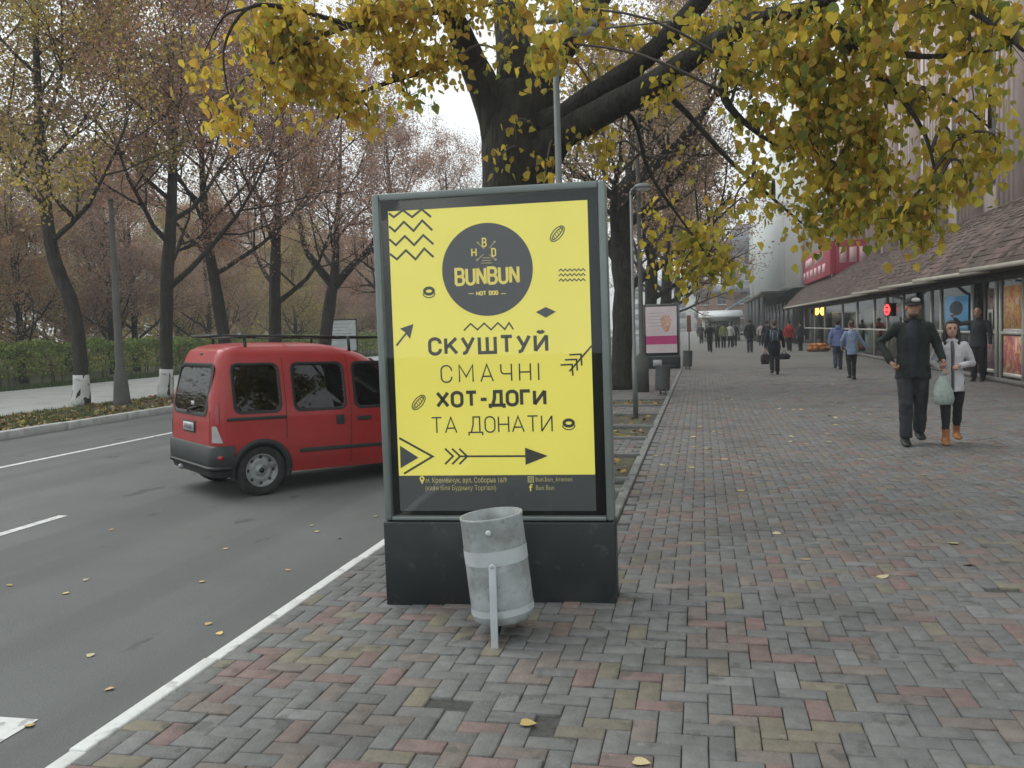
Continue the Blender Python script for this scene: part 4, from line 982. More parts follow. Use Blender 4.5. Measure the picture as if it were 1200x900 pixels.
# red shop sign above the far end of the canopy
M_sred = mat('sign_red', (.30, .022, .045), .5, .08, 2, emit=.06); M_spink = mat('sign_print', (.60, .40, .42), .6, .1, 3, emit=.06)
a = atX(941, 317, 7.6); b = atX(976, 307, 7.6)
rs = thing('red_shop_sign', 'red corner sign with pale blurred lettering above the far end of the brown canopy', 'shop sign', (7.6, (a.y+b.y)/2, 0))
h0, h1 = 4.35, 6.3
Lh = abs(a.y-b.y)/2
MB().box((0, 0, (h0+h1)/2), (.3, 2*Lh, h1-h0), bev=.02).build('panel', M_sred, rs)
MB().box((1.15, -Lh-.02, (h0+h1)/2), (2.0, .25, h1-h0), bev=.02).build('panel', M_sred, rs)
for k in range(6): MB().box((-.16, Lh*.7-k*Lh*.27, h0+.55), (.012, Lh*.16, .5)).build('letter_block', M_spink, rs)
for k in range(2): MB().box((-.16, Lh*.35-k*Lh*.7, h0+1.35), (.012, Lh*.5, .55)).build('letter_block', M_spink, rs)
for k in range(3): MB().box((.55+.55*k, -Lh-.152, h0+1.1), (.40, .012, .9)).build('letter_block', M_spink, rs)
for x in (-.05, 1.9): MB().box((x, -Lh, h0-.3), (.08, .08, .7)).build('bracket', M_mulld, rs)

# big white ribbed building beyond
M_wh = mat('white_cladding', (.78, .81, .80), .8, .06, .15, stains=[((.66, .70, .70), .10, .5, .2, .5)])
M_wh2 = mat('white_corner', (.58, .60, .57), .8, .05, .3)
wb = thing('white_building', 'tall pale windowless building with fine vertical ribs and dark ground floor, beyond the canopy', 'building', (0, 0, 0))
YA, YB2, XW = 70.0, 108.5, 6.2
MB().box((XW+9, (YA+YB2)/2, 10.1), (18, YB2-YA, 11.8)).build('wall', M_wh, wb)
rib = MB().box((0, 0, 0), (.22, .18, 11.4)).mesh('rib', M_wh); y = YA+.6
while y < YB2: link('rib', rib, wb, (XW-.08, y, 10.15)); y += 1.25
MB().box((XW-.15, YB2+.4, 8.3), (.8, .8, 16.6)).build('corner_pilaster', M_wh2, wb)
for k in range(8): MB().box((XW+1.2+2*k, YA-.05, 10.1), (.3, .2, 11.4)).build('rib', M_wh, wb)
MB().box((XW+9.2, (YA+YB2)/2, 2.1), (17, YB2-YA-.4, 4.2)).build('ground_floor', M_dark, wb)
MB().box((XW-.7, 87, 3.95), (1.9, 30, .24), bev=.05).build('entrance_canopy', mat('canopy_grey', (.08, .085, .085), .7, .15, 1), wb)
for y in (74, 80, 85, 91, 97, 101): MB().box((XW-1.4, y, 1.85), (.35, .35, 3.7)).build('column', mat('column_grey', (.14, .145, .15), .8, .1, 2), wb)
for y in np.arange(73, 107, 4.0): MB().box((XW+.66, y, 2.0), (.1, 2.8, 2.6)).build('window', mat('window_dim', (.10, .115, .12), .15, .3, .6), wb)
for (px, py) in ((923, 354), (940, 362)):
    p = atY(px, py, 82); MB().ellipsoid(p, (.45, .3, .22), 10, 6).build('floodlight', mat('floodlight', (.6, .62, .62), .4, .05, 5), wb)
    MB().tube([p, (p.x+.9, p.y+.3, p.z+.25)], .04, 6).build('lamp_arm', M_mulld, wb)
# kiosk awnings and houses at the end of the street
def house(name, label, c, d, h, m, rows, cols, roof=None, wm=None, group=None, roofh=0, off=0):
    t = thing(name, label, 'building', (c[0], c[1], 0), R(off), group)
    MB().box((0, 0, h/2), (d[0], d[1], h)).build('wall', m, t)
    wme = MB().box((0, 0, 0), (d[0]/cols*.45, .16, h/rows*.55)).mesh('window', wm or MATS['window_dim'])
    wside = MB().box((0, 0, 0), (.16, d[1]/cols*.45, h/rows*.55)).mesh('window', wm or MATS['window_dim'])
    fme = MB().box((0, 0, 0), (d[0]/cols*.55, .24, .16)).mesh('sill', MATS['white_corner'])
    for r in range(rows):
        for k in range(cols):
            z = h/rows*(r+.5); o = link('window', wme, t, (d[0]*((k+.5)/cols-.5), -d[1]/2-.02, z)); link('sill', fme, o, (0, -.04, -h/rows*.3))
            link('window', wside, t, (-d[0]/2-.02, d[1]*((k+.5)/cols-.5), z)); link('window', wside, t, (d[0]/2+.02, d[1]*((k+.5)/cols-.5), z))
    if roof:
        x, y = d[0]/2+.5, d[1]/2+.5; MB().add([(-x, -y, h), (x, -y, h), (x, y, h), (-x, y, h), (-x*.62, -y*.5, h+roofh), (x*.62, -y*.5, h+roofh), (x*.62, y*.5, h+roofh), (-x*.62, y*.5, h+roofh)],
              [(0, 1, 5, 4), (1, 2, 6, 5), (2, 3, 7, 6), (3, 0, 4, 7), (4, 5, 6, 7), (3, 2, 1, 0)]).build('roof', roof, t)
    return t
M_hgrey = mat('house_grey', (.26, .27, .28), .85, .1, .3); M_hbr = mat('house_brick', (.24, .15, .12), .85, .15, .5); M_roofd = mat('roof_slate', (.15, .17, .19), .7, .15, .5)
p = atY(842, 300, 235)
house('grey_house', 'distant grey house with dark mansard roof at the end of the street', (atY(846, 300, 160).x+7.5, 166), (15, 12), 14.0, M_hgrey, 5, 5, M_roofd, roofh=5)
house('brick_house', 'low brown brick house beyond the walkers at the end of the street', (atY(846, 360, 130).x, 134), (7, 8), 6.0, M_hbr, 3, 3, M_roofd, roofh=1.2)
house('pale_house', 'distant pale house half hidden by brown trees down the street', (atY(790, 360, 260).x, 270), (26, 14), 12, M_wh2, 4, 6, M_roofd, roofh=3)
ks = thing('street_kiosk', 'white street kiosk with a pale awning among the distant walkers', 'kiosk', (atY(845, 380, 88).x, 90, 0))
MB().box((0, 0, 1.2), (3.6, 2.6, 2.4)).build('walls', mat('kiosk_white', (.48, .5, .5), .6, .1, 1), ks)
MB().box((-.2, -1.34, 1.45), (2.6, .06, .9)).build('window', MATS['window_dim'], ks)
MB().add([(-2.1, -2.3, 2.4), (2.1, -2.3, 2.4), (2.1, 1.5, 3.0), (-2.1, 1.5, 3.0), (-2.1, -2.3, 2.25), (2.1, -2.3, 2.25), (2.1, 1.5, 2.85), (-2.1, 1.5, 2.85)], [(0, 1, 2, 3), (7, 6, 5, 4), (4, 5, 1, 0), (5, 6, 2, 1), (6, 7, 3, 2), (7, 4, 0, 3)]).build('awning', mat('awning_white', (.55, .57, .57), .7, .08, 2), ks)
aw = thing('blue_awning', 'grey-blue shop awning under the far corner of the white building', 'awning', (XW-1.0, 118, 0))
MB().add([(-2.0, -8, 3.6), (-2.0, 8, 3.6), (1.5, 8, 5.6), (1.5, -8, 5.6), (-2.0, -8, 3.3), (-2.0, 8, 3.3), (1.5, 8, 5.3), (1.5, -8, 5.3)], [(0, 3, 2, 1), (4, 5, 6, 7), (0, 1, 5, 4), (0, 4, 7, 3), (1, 2, 6, 5)]).build('canvas', mat('canvas_blue', (.22, .30, .33), .8, .1, .5), aw)
for y in (-7.5, 0, 7.5): MB().box((-1.8, y, 1.7), (.12, .12, 3.4)).build('post', M_mulld, aw)

# ================================================================== TREES
M_bark = mat('linden_bark', (.034, .031, .027), .95, .35, 5, bump=1.0, bscale=16, bstretch=(1, 1, .22), stains=[((.065, .065, .045), 3, .54, .15, .6)])
M_bark2 = mat('street_bark', (.036, .033, .029), .95, .35, 4, bump=1.0, bscale=14, bstretch=(1, 1, .25), stains=[((.065, .062, .045), 2.5, .55, .15, .6)])
M_twig = mat('twig_bark', (.10, .085, .078), .9, .2, 6)
M_lime = mat('whitewash', (.52, .53, .52), .9, .1, 4, bump=.4, bscale=18, stains=[((.14, .13, .12), 5, .60, .08, .8)])
LEAFC = {'gold': (.64, .48, .07), 'olive': (.50, .44, .075), 'green': (.23, .28, .06), 'amber': (.58, .34, .07)}
M_leafs = {k: mat('leaf_'+k, c, .6, .12, 20, rnd=('island', .30), hue=.012, trans=.68) for k, c in LEAFC.items()}
M_leafo = {k: mat('leaf_one_'+k, c, .6, .12, 20, rnd=('object', .30), hue=.012, trans=.68) for k, c in LEAFC.items()}
LK = list(LEAFC)
def smoothpath(pts, n=4):
    P = [np.array(p[:3], float) for p in pts]; out = []
    for i in range(len(P)-1):
        p0, p1, p2, p3 = P[max(i-1, 0)], P[i], P[i+1], P[min(i+2, len(P)-1)]
        for t in np.arange(n)/n: out.append(.5*((2*p1)+(-p0+p2)*t+(2*p0-5*p1+4*p2-p3)*t*t+(-p0+3*p1-3*p2+p3)*t**3))
    out.append(P[-1]); return out
def smoothrad(r, n=4):
    return [float(v) for v in np.interp(np.linspace(0, len(r)-1, (len(r)-1)*n+1), range(len(r)), r)]
# ---------------------------------------------------------------- the big linden behind the stand
lin = thing('linden_tree', 'big dark-barked linden with yellow autumn leaves right behind the yellow poster stand', 'tree', (0, 0, 0))
TY = 9.6
TB = Vector((atY(606, 215, TY).x, TY, 0))
limbs = []                      # sampled limb points, for twigs to start from
def limb(name, pts, rad, parent, seg=10, wob=.05):
    P = smoothpath(pts); r_ = smoothrad(rad); o = MB().tube(P, r_, seg, wob=wob).build(name, M_bark, parent, smooth=True)
    limbs.extend(zip(P, r_)); return o
trunk = limb('trunk', [(TB.x-.02, TY, -.1), (TB.x, TY, .25), (TB.x+.01, TY, 1.2), (TB.x, TY, 2.4), atY(607, 215, TY), atY(609, 150, TY), atY(613, 100, TY)], [.62, .47, .42, .40, .395, .40, .30], lin, 18, .03)
A_ = atY
limb('limb', [A_(597, 195, 9.6), A_(586, 150, 9.5), A_(566, 100, 9.4), A_(549, 62, 9.2), A_(524, 10, 8.9), A_(478, -60, 8.4), A_(400, -120, 7.6)], [.26, .22, .17, .14, .115, .085, .05], lin)
limb('limb', [A_(605, 130, 9.6), A_(603, 70, 9.6), A_(596, 10, 9.8), A_(590, -80, 10), A_(560, -220, 10)], [.24, .20, .17, .14, .07], lin)
limb('limb', [A_(622, 130, 9.6), A_(640, 80, 9.6), A_(668, 45, 9.7), A_(702, 0, 9.8), A_(740, -80, 10), A_(760, -200, 10.2)], [.26, .19, .14, .12, .09, .05], lin)
limb('limb', [A_(632, 150, 9.5), A_(664, 134, 9.3), A_(700, 108, 9.1), A_(722, 93, 9.0), A_(747, 76, 8.9), A_(789, 37, 8.7), A_(820, 2, 8.5), A_(870, -60, 8.2)], [.20, .13, .115, .105, .10, .095, .09, .06], lin)
limb('limb', [A_(626, 190, 9.5), A_(661, 157, 9.3), A_(704, 132, 9.0), A_(757, 104, 8.7), A_(797, 77, 8.4), A_(838, 49, 8.1), A_(890, 22, 7.8), A_(940, 10, 7.4), A_(1000, -12, 7.0)], [.28, .16, .135, .125, .10, .085, .07, .05, .03], lin)
sl = [([A_(757, 104, 8.7), A_(790, 118, 8.6), A_(855, 188, 8.6), A_(905, 232, 8.6), A_(940, 262, 8.6)], [.035, .03, .022, .016, .008]),
      ([A_(853, 42, 8.0), A_(851, 80, 8.0), A_(850, 117, 8.0), A_(880, 150, 8.0), A_(912, 172, 8.0)], [.045, .042, .036, .022, .01]),
      ([A_(920, 14, 7.5), A_(975, 30, 7.3), A_(1007, 70, 7.2), A_(1045, 102, 7.1), A_(1085, 160, 7.0), A_(1100, 230, 7.0)], [.04, .03, .026, .02, .014, .008]),
      ([A_(975, 30, 7.3), A_(1020, 55, 7.1), A_(1060, 64, 6.9), A_(1100, 66, 6.7), A_(1172, 58, 6.5)], [.03, .026, .024, .018, .008]),
      ([A_(985, 40, 7.3), A_(1020, 85, 7.4), A_(1062, 98, 7.4), A_(1112, 113, 7.4), A_(1160, 150, 7.3)], [.025, .02, .016, .012, .006]),
      ([A_(940, 10, 7.4), A_(940, 90, 7.5), A_(950, 160, 7.6), A_(985, 215, 7.6), A_(1010, 275, 7.6)], [.035, .028, .022, .016, .008]),
      ([A_(1000, -12, 7.0), A_(1080, -10, 6.6), A_(1150, 20, 6.3), A_(1200, 60, 6.1)], [.03, .024, .018, .01]),
      ([A_(524, 10, 8.9), A_(470, 20, 8.3), A_(410, 30, 7.7), A_(360, 50, 7.3), A_(318, 75, 7.1)], [.05, .04, .03, .02, .01]),
      ([A_(549, 62, 9.2), A_(510, 80, 8.7), A_(460, 95, 8.2), A_(410, 115, 7.9), A_(395, 140, 7.8)], [.04, .03, .024, .016, .008]),
      ([A_(410, 30, 7.7), A_(340, 10, 7.2), A_(290, 10, 6.9), A_(262, 60, 6.8), A_(272, 130, 6.8)], [.025, .02, .016, .010, .005]),
      ([A_(290, 10, 6.9), A_(262, 20, 6.8), A_(240, 60, 6.8)], [.012, .009, .005]),
      ([A_(700, 110, 9.1), A_(742, 140, 9.3), A_(760, 200, 9.4), A_(800, 260, 9.5), A_(830, 300, 9.5)], [.03, .022, .018, .012, .008])]
for p_, r_ in sl: limb('branch', p_, r_, lin, 6, .04)
# sprays of leaves: (px, py, Y, half width px, half height px, leaves, weights gold/olive/green/amber)
Lw, Rw, Cw = (.62, .20, .06, .12), (.32, .46, .14, .08), (.48, .34, .10, .08)
blobs = [(640, 70, 6.9, 20, 28, 110, (.35, .4, .1, .15)), (668, 20, 6.9, 30, 16, 60, (.35, .4, .1, .15)), (332, 45, 7.2, 42, 48, 330, Lw), (378, 75, 7.5, 46, 46, 330, Lw), (430, 35, 7.9, 50, 40, 340, Lw), (485, 30, 8.2, 45, 34, 280, Lw), (530, 12, 8.7, 44, 22, 190, Lw), (350, 108, 7.5, 42, 36, 230, Lw),
         (405, 118, 7.8, 36, 34, 190, Lw), (432, 140, 7.9, 18, 22, 60, Lw), (470, 85, 8.2, 42, 34, 210, Lw), (520, 78, 8.6, 34, 30, 170, Lw), (300, 60, 7.0, 16, 30, 60, Lw), (478, 118, 8.3, 26, 14, 45, (.2, .3, .5, 0)),
         (238, 84, 6.8, 20, 20, 46, (.75, .05, 0, .2)), (258, 136, 6.8, 14, 18, 34, (.75, .05, 0, .2)), (284, 152, 6.8, 14, 24, 44, (.75, .05, 0, .2)), (310, 120, 7.0, 12, 40, 40, Lw),
         (600, 20, 9.0, 46, 22, 130, Cw), (640, 76, 8.6, 22, 30, 60, (.35, .35, .1, .2)), (590, 75, 8.9, 16, 18, 22, Cw), (700, 45, 9.2, 30, 40, 170, Cw), (728, 60, 9.2, 22, 20, 50, Cw), (690, 88, 9.2, 20, 16, 26, Cw), (660, 15, 9.0, 40, 22, 140, Cw),
         (782, 112, 8.3, 16, 26, 60, (.6, .3, .1, 0)), (762, 45, 8.8, 26, 20, 40, Cw), (820, 55, 8.3, 34, 28, 170, Cw), (868, 20, 8.0, 34, 24, 170, Rw), (905, 60, 7.7, 36, 40, 280, Rw), (880, 105, 7.9, 28, 30, 140, Rw), (860, 80, 8.0, 20, 30, 80, Cw),
         (895, 150, 8.0, 22, 26, 90, Rw), (950, 45, 7.4, 40, 40, 300, Rw), (940, 110, 7.5, 38, 44, 320, Rw), (990, 85, 7.3, 40, 44, 320, Rw), (980, 150, 7.5, 40, 44, 320, Rw), (930, 185, 8.0, 30, 34, 170, Rw), (1020, 25, 7.0, 50, 34, 330, Rw),
         (1090, 20, 6.7, 50, 30, 300, Rw), (1150, 15, 6.4, 44, 36, 290, Rw), (1185, 70, 6.2, 26, 40, 170, Rw), (1130, 62, 6.6, 44, 26, 170, Rw), (1065, 70, 6.9, 40, 26, 170, Rw), (1040, 125, 7.2, 36, 34, 210, Rw), (1020, 180, 7.5, 40, 36, 260, Rw),
         (970, 225, 7.7, 36, 38, 240, Rw), (1040, 225, 7.3, 40, 36, 220, Rw), (1000, 262, 7.6, 36, 28, 170, Rw), (955, 268, 7.8, 22, 26, 100, Rw), (1060, 268, 7.2, 36, 24, 150, Rw), (1095, 245, 7.0, 34, 30, 150, Rw), (1115, 180, 7.1, 34, 30, 150, Rw), (1090, 135, 7.2, 28, 24, 90, Rw),
         (1160, 130, 6.9, 30, 26, 110, Rw), (1165, 175, 6.9, 22, 24, 80, Rw), (1130, 215, 7.0, 24, 26, 90, Rw), (1080, 285, 7.2, 40, 12, 60, Rw), (908, 232, 8.3, 20, 18, 46, Rw), (862, 250, 8.6, 14, 28, 34, Cw), (885, 212, 8.4, 14, 26, 44, Rw),
         (690, 165, 9.2, 22, 32, 60, (.6, .35, .05, 0)), (715, 190, 9.3, 18, 24, 40, (.75, .2, .05, 0)), (590, 190, 9.0, 26, 16, 16, (.7, .3, 0, 0)), (640, 205, 8.9, 40, 10, 22, (.8, .2, 0, 0)), (605, 155, 9.0, 30, 22, 12, (.7, .3, 0, 0)),
         (765, 255, 9.5, 16, 20, 26, (.7, .3, 0, 0)), (770, 292, 9.5, 22, 14, 24, (.7, .3, 0, 0)), (820, 290, 9.5, 30, 24, 130, (.3, .6, .1, 0)), (845, 318, 9.4, 32, 22, 130, (.25, .6, .15, 0)), (800, 322, 9.6, 26, 18, 80, (.35, .6, .05, 0)), (800, 190, 9.2, 20, 14, 10, Cw)]
Lp = np.array([p for p, r in limbs])
leaves = []; tw = MB()
for (bx, by, bY, hw, hh, cnt, wt) in blobs:
    C = np.array(A_(bx, by, bY)); k = bY/math.cos(YAW)/FPX; rx, rz = hw*k*1.2, hh*k*1.15; ry = max(.30, .75*min(rx, rz)+.15)
    i = np.argmin(((Lp-C)**2).sum(1)+np.where(Lp[:, 2] < C[2]-.2, 4, 0)); S = Lp[i]; top = C+np.array([0, 0, rz*.55])
    mid = (S+top)/2+np.array([0, 0, .12])
    if np.linalg.norm(S-top) > .1: tw.tube(smoothpath([S, mid, top, C+np.array([0, 0, -rz*.3])], 3), smoothrad([.016, .012, .008, .003], 3), 4)
    cnt = int(cnt*(1.2 if bx < 860 else (.9 if bx < 1040 else .62)*(1.35 if by > 140 else 1.0))); nt_ = max(2, int(cnt/19)); per = int(math.ceil(cnt/nt_))
    for t in range(nt_):
        d = rng.normal(size=3); d /= np.linalg.norm(d); E_ = C+d*np.array([rx, ry, rz])*rng.random()**.4
        s0 = top+rng.normal(size=3)*np.array([rx, ry, rz])*.25
        M_ = (s0+E_)/2+np.array([0, 0, .06]); tw.tube([s0, M_, E_], [.006, .004, .002], 3, False)
        for q_ in range(per):
            u = .15+.85*rng.random(); pt = (1-u)**2*s0+2*u*(1-u)*M_+u*u*E_+rng.normal(0, .085, 3)
            leaves.append((pt, LK[int(rng.choice(4, p=np.array(wt)/sum(wt)))], rng.uniform(.045, .098)))
# the crown above the picture
for t in range(190):
    d = rng.normal(size=3); d /= np.linalg.norm(d); d[2] = abs(d[2]); E_ = np.array([TB.x+.6, TY-.4, 6.4])+d*np.array([5.5, 4.8, 4.2])*rng.uniform(.55, 1)
    pz = (E_-EYE); zc = pz@_fw
    if zc > 0 and 450-FPX*(pz@_u2)/zc > -8: continue
    i = np.argmin(((Lp-E_)**2).sum(1)); S = Lp[i]; tw.tube([S, (S+E_)/2+np.array([0, 0, .25]), E_], [.02, .012, .004], 4, False)
    for q_ in range(16):
        leaves.append((E_+rng.normal(0, .30, 3), LK[int(rng.choice(4, p=[.4, .35, .15, .1]))], rng.uniform(.075, .115)))
tw.build('twigs', M_twig, lin, kind='stuff')
HALF = np.array([(0, 0), (.20, .06), (.40, -.05), (.46, -.28), (.36, -.58), (.16, -.83), (0, -1.0)])
HALF2 = np.array([(0, .02), (.38, .0), (.44, -.38), (0, -1.0)])
def leaf_geo(half, fold=.35):
    n = len(half); v = [(x, abs(x)*fold, y) for x, y in half]+[(-x, abs(x)*fold, y) for x, y in half[1:-1]]
    return np.array(v), [tuple(range(n)), tuple([0]+list(range(2*n-3, n-1, -1))[::-1][::-1]+[n-1])[:n] if False else tuple([0, n-1]+list(range(2*n-3, n-1, -1)))]
gfull, gsimple = leaf_geo(HALF), leaf_geo(HALF2)
def leaf_rot():
    return Euler((rng.normal(0, .55), rng.normal(0, .45), rng.uniform(0, 2*PI))).to_matrix()
def vis(p):
    d = p-EYE; z = d@_fw
    if z < .3: return -1, z
    x, y = 600+FPX*(d@_r2)/z, 450-FPX*(d@_u2)/z; return (1 if 0 < x < 1200 and 0 < y < 900 else 0), z
order = sorted(range(len(leaves)), key=lambda i: (lambda v: (v[1]/leaves[i][2] if v[0] == 1 else 1e6))(vis(leaves[i][0])))
lcache = {k: MB().add(*gfull).mesh('leaf', M_leafo[k]) for k in LK}
fol = MB()
for n, i in enumerate(order):
    p, k, s_ = leaves[i]; rot = leaf_rot()
    if n < 300:
        o = link('leaf', lcache[k], lin, p); o.rotation_euler = rot.to_euler(); o.scale = (s_*rng.uniform(.8, 1.1), s_*rng.uniform(-.6, 1.8), s_)
    else:
        fol.m = LK.index(k); fol.add(gsimple[0]*np.array([s_*rng.uniform(.75, 1.15), s_*rng.uniform(-.8, 2.0), s_])@np.array(rot).T+p, gsimple[1])
fol.build('foliage', [M_leafs[k] for k in LK], lin, kind='stuff')

# ---------------------------------------------------------------- street and park trees
AUT = {'rust': (.46, .245, .15), 'mauve': (.37, .25, .215), 'brown': (.42, .30, .20), 'yellow': (.55, .42, .10), 'olive': (.31, .28, .12)}
M_aut = {k: mat('autumn_'+k, c, .75, .1, 3, rnd=('island', .40), hue=.015, trans=.5) for k, c in AUT.items()}
def grow(rg, p, d, L, r, depth, out, tips, up=.12, kids=(5, 4), wob=.22):
    n = 5; pts = [p]; d = d/np.linalg.norm(d)
    for i in range(n):
        d = d+rg.normal(0, wob, 3)*.5+np.array([0, 0, up]); d /= np.linalg.norm(d); pts.append(pts[-1]+d*L/n)
    out.append((pts, [r*(1-.75*i/n) for i in range(n+1)], depth))
    if depth == 0: tips.append(pts); return
    for c in range(kids[min(depth, len(kids))-1]):
        t = rg.uniform(.25, 1.0); i = min(int(t*n), n-1); q_ = pts[i]+(pts[i+1]-pts[i])*(t*n-i)
        a = rg.normal(size=3); a -= d*(a@d); a /= np.linalg.norm(a); nd = d*rg.uniform(.35, .8)+a*rg.uniform(.6, 1.0)
        grow(rg, q_, nd, L*rg.uniform(.45, .72), r*(1-.75*t)*.62, depth-1, out, tips, up*.8, kids, wob)
def autumn_tree(name, label, trunk_pts, trunk_r, seed, cols, H, spread, nleaf, group=None, white=None, bark=None, forks=None, start=.42, lsize=.075, base=None, nl=9):
    """trunk and limbs, fine twigs, and a thin crown of small brown leaves"""
    nleaf = int(nleaf*2.0); lsize *= .9; rg = np.random.default_rng(seed); b0 = np.array(trunk_pts[0][:3], float)
    root = thing(name, label, 'tree', tuple(b0), 0, group); P = [np.array(p[:3], float)-b0 for p in trunk_pts]
    P = smoothpath(P, 3); r_ = smoothrad(trunk_r, 3)
    MB().tube(P, r_, 12, wob=.11).build('trunk', bark or M_bark2, root, smooth=True)
    out, tips = [], []
    lim = list(forks or [])
    for (q0, q1, r) in lim: pass
    n = len(P)
    for k in range(nl):
        t = start+(1-start)*(k+.5)/nl; i = min(int(t*(n-1)), n-2); q_ = P[i]
        a = k*2.4+rg.uniform(-.4, .4); el = .35+.9*(t-start)/(1-start)
        grow(rg, q_, np.array([math.cos(a), math.sin(a), el]), spread*rg.uniform(.75, 1.1)*(1.15-.45*t), r_[i]*.50, 2, out, tips, kids=(6, 7))
    lm, tm = MB(), MB()
    for pts, rr, dp in out: (lm if dp >= 1 else tm).tube(pts, [max(x, .006) for x in rr], 6 if dp == 2 else (5 if dp == 1 else 3), False)
    lm.build('limbs', bark or M_bark2, root, kind='stuff'); tm.build('twigs', M_twig, root, kind='stuff')
    T = np.array(tips); m = len(T); idx = rg.integers(0, m, nleaf); u = rg.random(nleaf)*4.999; j = u.astype(int); fr = (u-j)[:, None]
    c = T[idx, j]*(1-fr)+T[idx, j+1]*fr+rg.normal(0, .20, (nleaf, 3))
    a = rg.normal(size=(nleaf, 3)); a /= np.linalg.norm(a, axis=1)[:, None]; b = rg.normal(size=(nleaf, 3)); b -= a*(a*b).sum(1)[:, None]; b /= np.linalg.norm(b, axis=1)[:, None]
    s_ = (lsize*rg.uniform(.6, 1.3, nleaf))[:, None]; Q = np.stack([c-a*s_*.6, c+b*s_*.42, c+a*s_*.6, c-b*s_*.42], 1)
    names = [k for k, _ in cols]; pr = np.array([w_ for _, w_ in cols]); pr = pr/pr.sum()
    tipc = rg.choice(len(names), m, p=pr); ci = np.where(rg.random(nleaf) < .75, tipc[idx], rg.choice(len(names), nleaf, p=pr))
    cr = MB()
    for k in range(len(names)): cr.m = k; cr.quads(Q[ci == k])
    cr.build('crown', [M_aut[k] for k in names], root, kind='stuff')
    if white:
        i = [k for k in range(len(P)) if P[k][2] <= white+.01]; zz = [P[0]+(P[-1]-P[0])*0]
        def at(z):
            zs_ = [q_[2] for q_ in P]; return np.array([np.interp(z, zs_, [q_[c_] for q_ in P]) for c_ in range(2)]+[z]), float(np.interp(z, zs_, r_))
        ring_ = [at(z) for z in np.linspace(0, white, 6)]
        MB().tube([p for p, _ in ring_], [r+.012 for _, r in ring_], 12, wob=.03).build('whitewash_band', M_lime, root, smooth=True)
    return root
mixA = [('olive', 3), ('yellow', 8), ('brown', 2), ('mauve', 1)]; mixB = [('rust', 5), ('mauve', 3), ('brown', 3)]; mixC = [('mauve', 4), ('brown', 3), ('rust', 2.5)]
g0 = gnd(95, 474)
autumn_tree('street_tree', 'leaning street tree with whitewashed foot and thin olive leaves, leftmost along the road verge', [g0, A_(95, 440, g0.y), A_(88, 370, g0.y), A_(64, 305, g0.y), A_(53, 240, g0.y), A_(47, 180, g0.y+.3), A_(45, 110, g0.y+.5), A_(42, 40, g0.y+.5), A_(50, -60, g0.y)], [.24, .185, .18, .165, .15, .13, .10, .07, .03], 11, mixA, 13, 5.0, 20000, lsize=.095, white=.78, start=.40, nl=11)
g1 = gnd(194, 465)
autumn_tree('street_tree', 'upright street tree with patchy whitewashed foot just left of the red van', [g1, A_(195, 430, g1.y), A_(195, 340, g1.y), A_(200, 260, g1.y), A_(203, 190, g1.y), A_(199, 110, g1.y), A_(204, 30, g1.y)], [.23, .17, .18, .155, .12, .08, .025], 12, mixB, 13, 5.0, 22000, white=.80, start=.36, nl=12)
def vt(Y, px, py): return A_(px, py, Y)
b_ = Vector((A_(266, 452, 26.6).x, 26.6, 0))
autumn_tree('street_tree', 'street tree with bare left-leaning trunk rising behind the rear of the red van', [b_, A_(264, 410, 26.6), A_(254, 345, 26.6), A_(243, 280, 26.6), A_(238, 220, 26.6), A_(236, 150, 26.6), A_(240, 70, 26.6)], [.25, .21, .18, .15, .11, .07, .025], 13, mixB, 13, 4.6, 20000, start=.40, nl=12)
b_ = Vector((A_(322, 440, 30.2).x, 30.2, 0))
autumn_tree('street_tree', 'thick straight street tree rising behind the middle of the red van roof', [b_, A_(322, 400, 30.2), A_(322, 335, 30.2), A_(324, 270, 30.2), A_(328, 210, 30.2), A_(330, 150, 30.2), A_(330, 90, 30.2)], [.29, .23, .20, .16, .11, .07, .025], 14, mixC, 13, 4.6, 16000, start=.30, nl=12)
b_ = Vector((A_(378, 440, 34.5).x, 34.5, 0))
f1 = autumn_tree('street_tree', 'street tree forking low into three bare limbs between van roof and yellow poster', [b_, A_(381, 400, 34.5), A_(388, 345, 34.5), A_(392, 330, 34.5), A_(394, 280, 34.5), A_(398, 210, 34.5), A_(400, 140, 34.5)], [.31, .26, .24, .20, .13, .08, .025], 15, mixC, 13, 4.6, 14000, start=.50, nl=9)
for pts, rr in (([A_(391, 336, 34.5), A_(372, 312, 34.3), A_(357, 288, 34.1), A_(348, 240, 34), A_(340, 180, 34)], [.19, .15, .12, .08, .03]), ([A_(392, 336, 34.5), A_(412, 312, 34.7), A_(434, 294, 34.8), A_(462, 282, 35), A_(490, 230, 35)], [.19, .15, .12, .08, .03])):
    MB().tube(smoothpath([np.array(p)-np.array(b_) for p in pts], 3), smoothrad(rr, 3), 8, wob=.05).build('limb', M_bark2, f1, smooth=True)
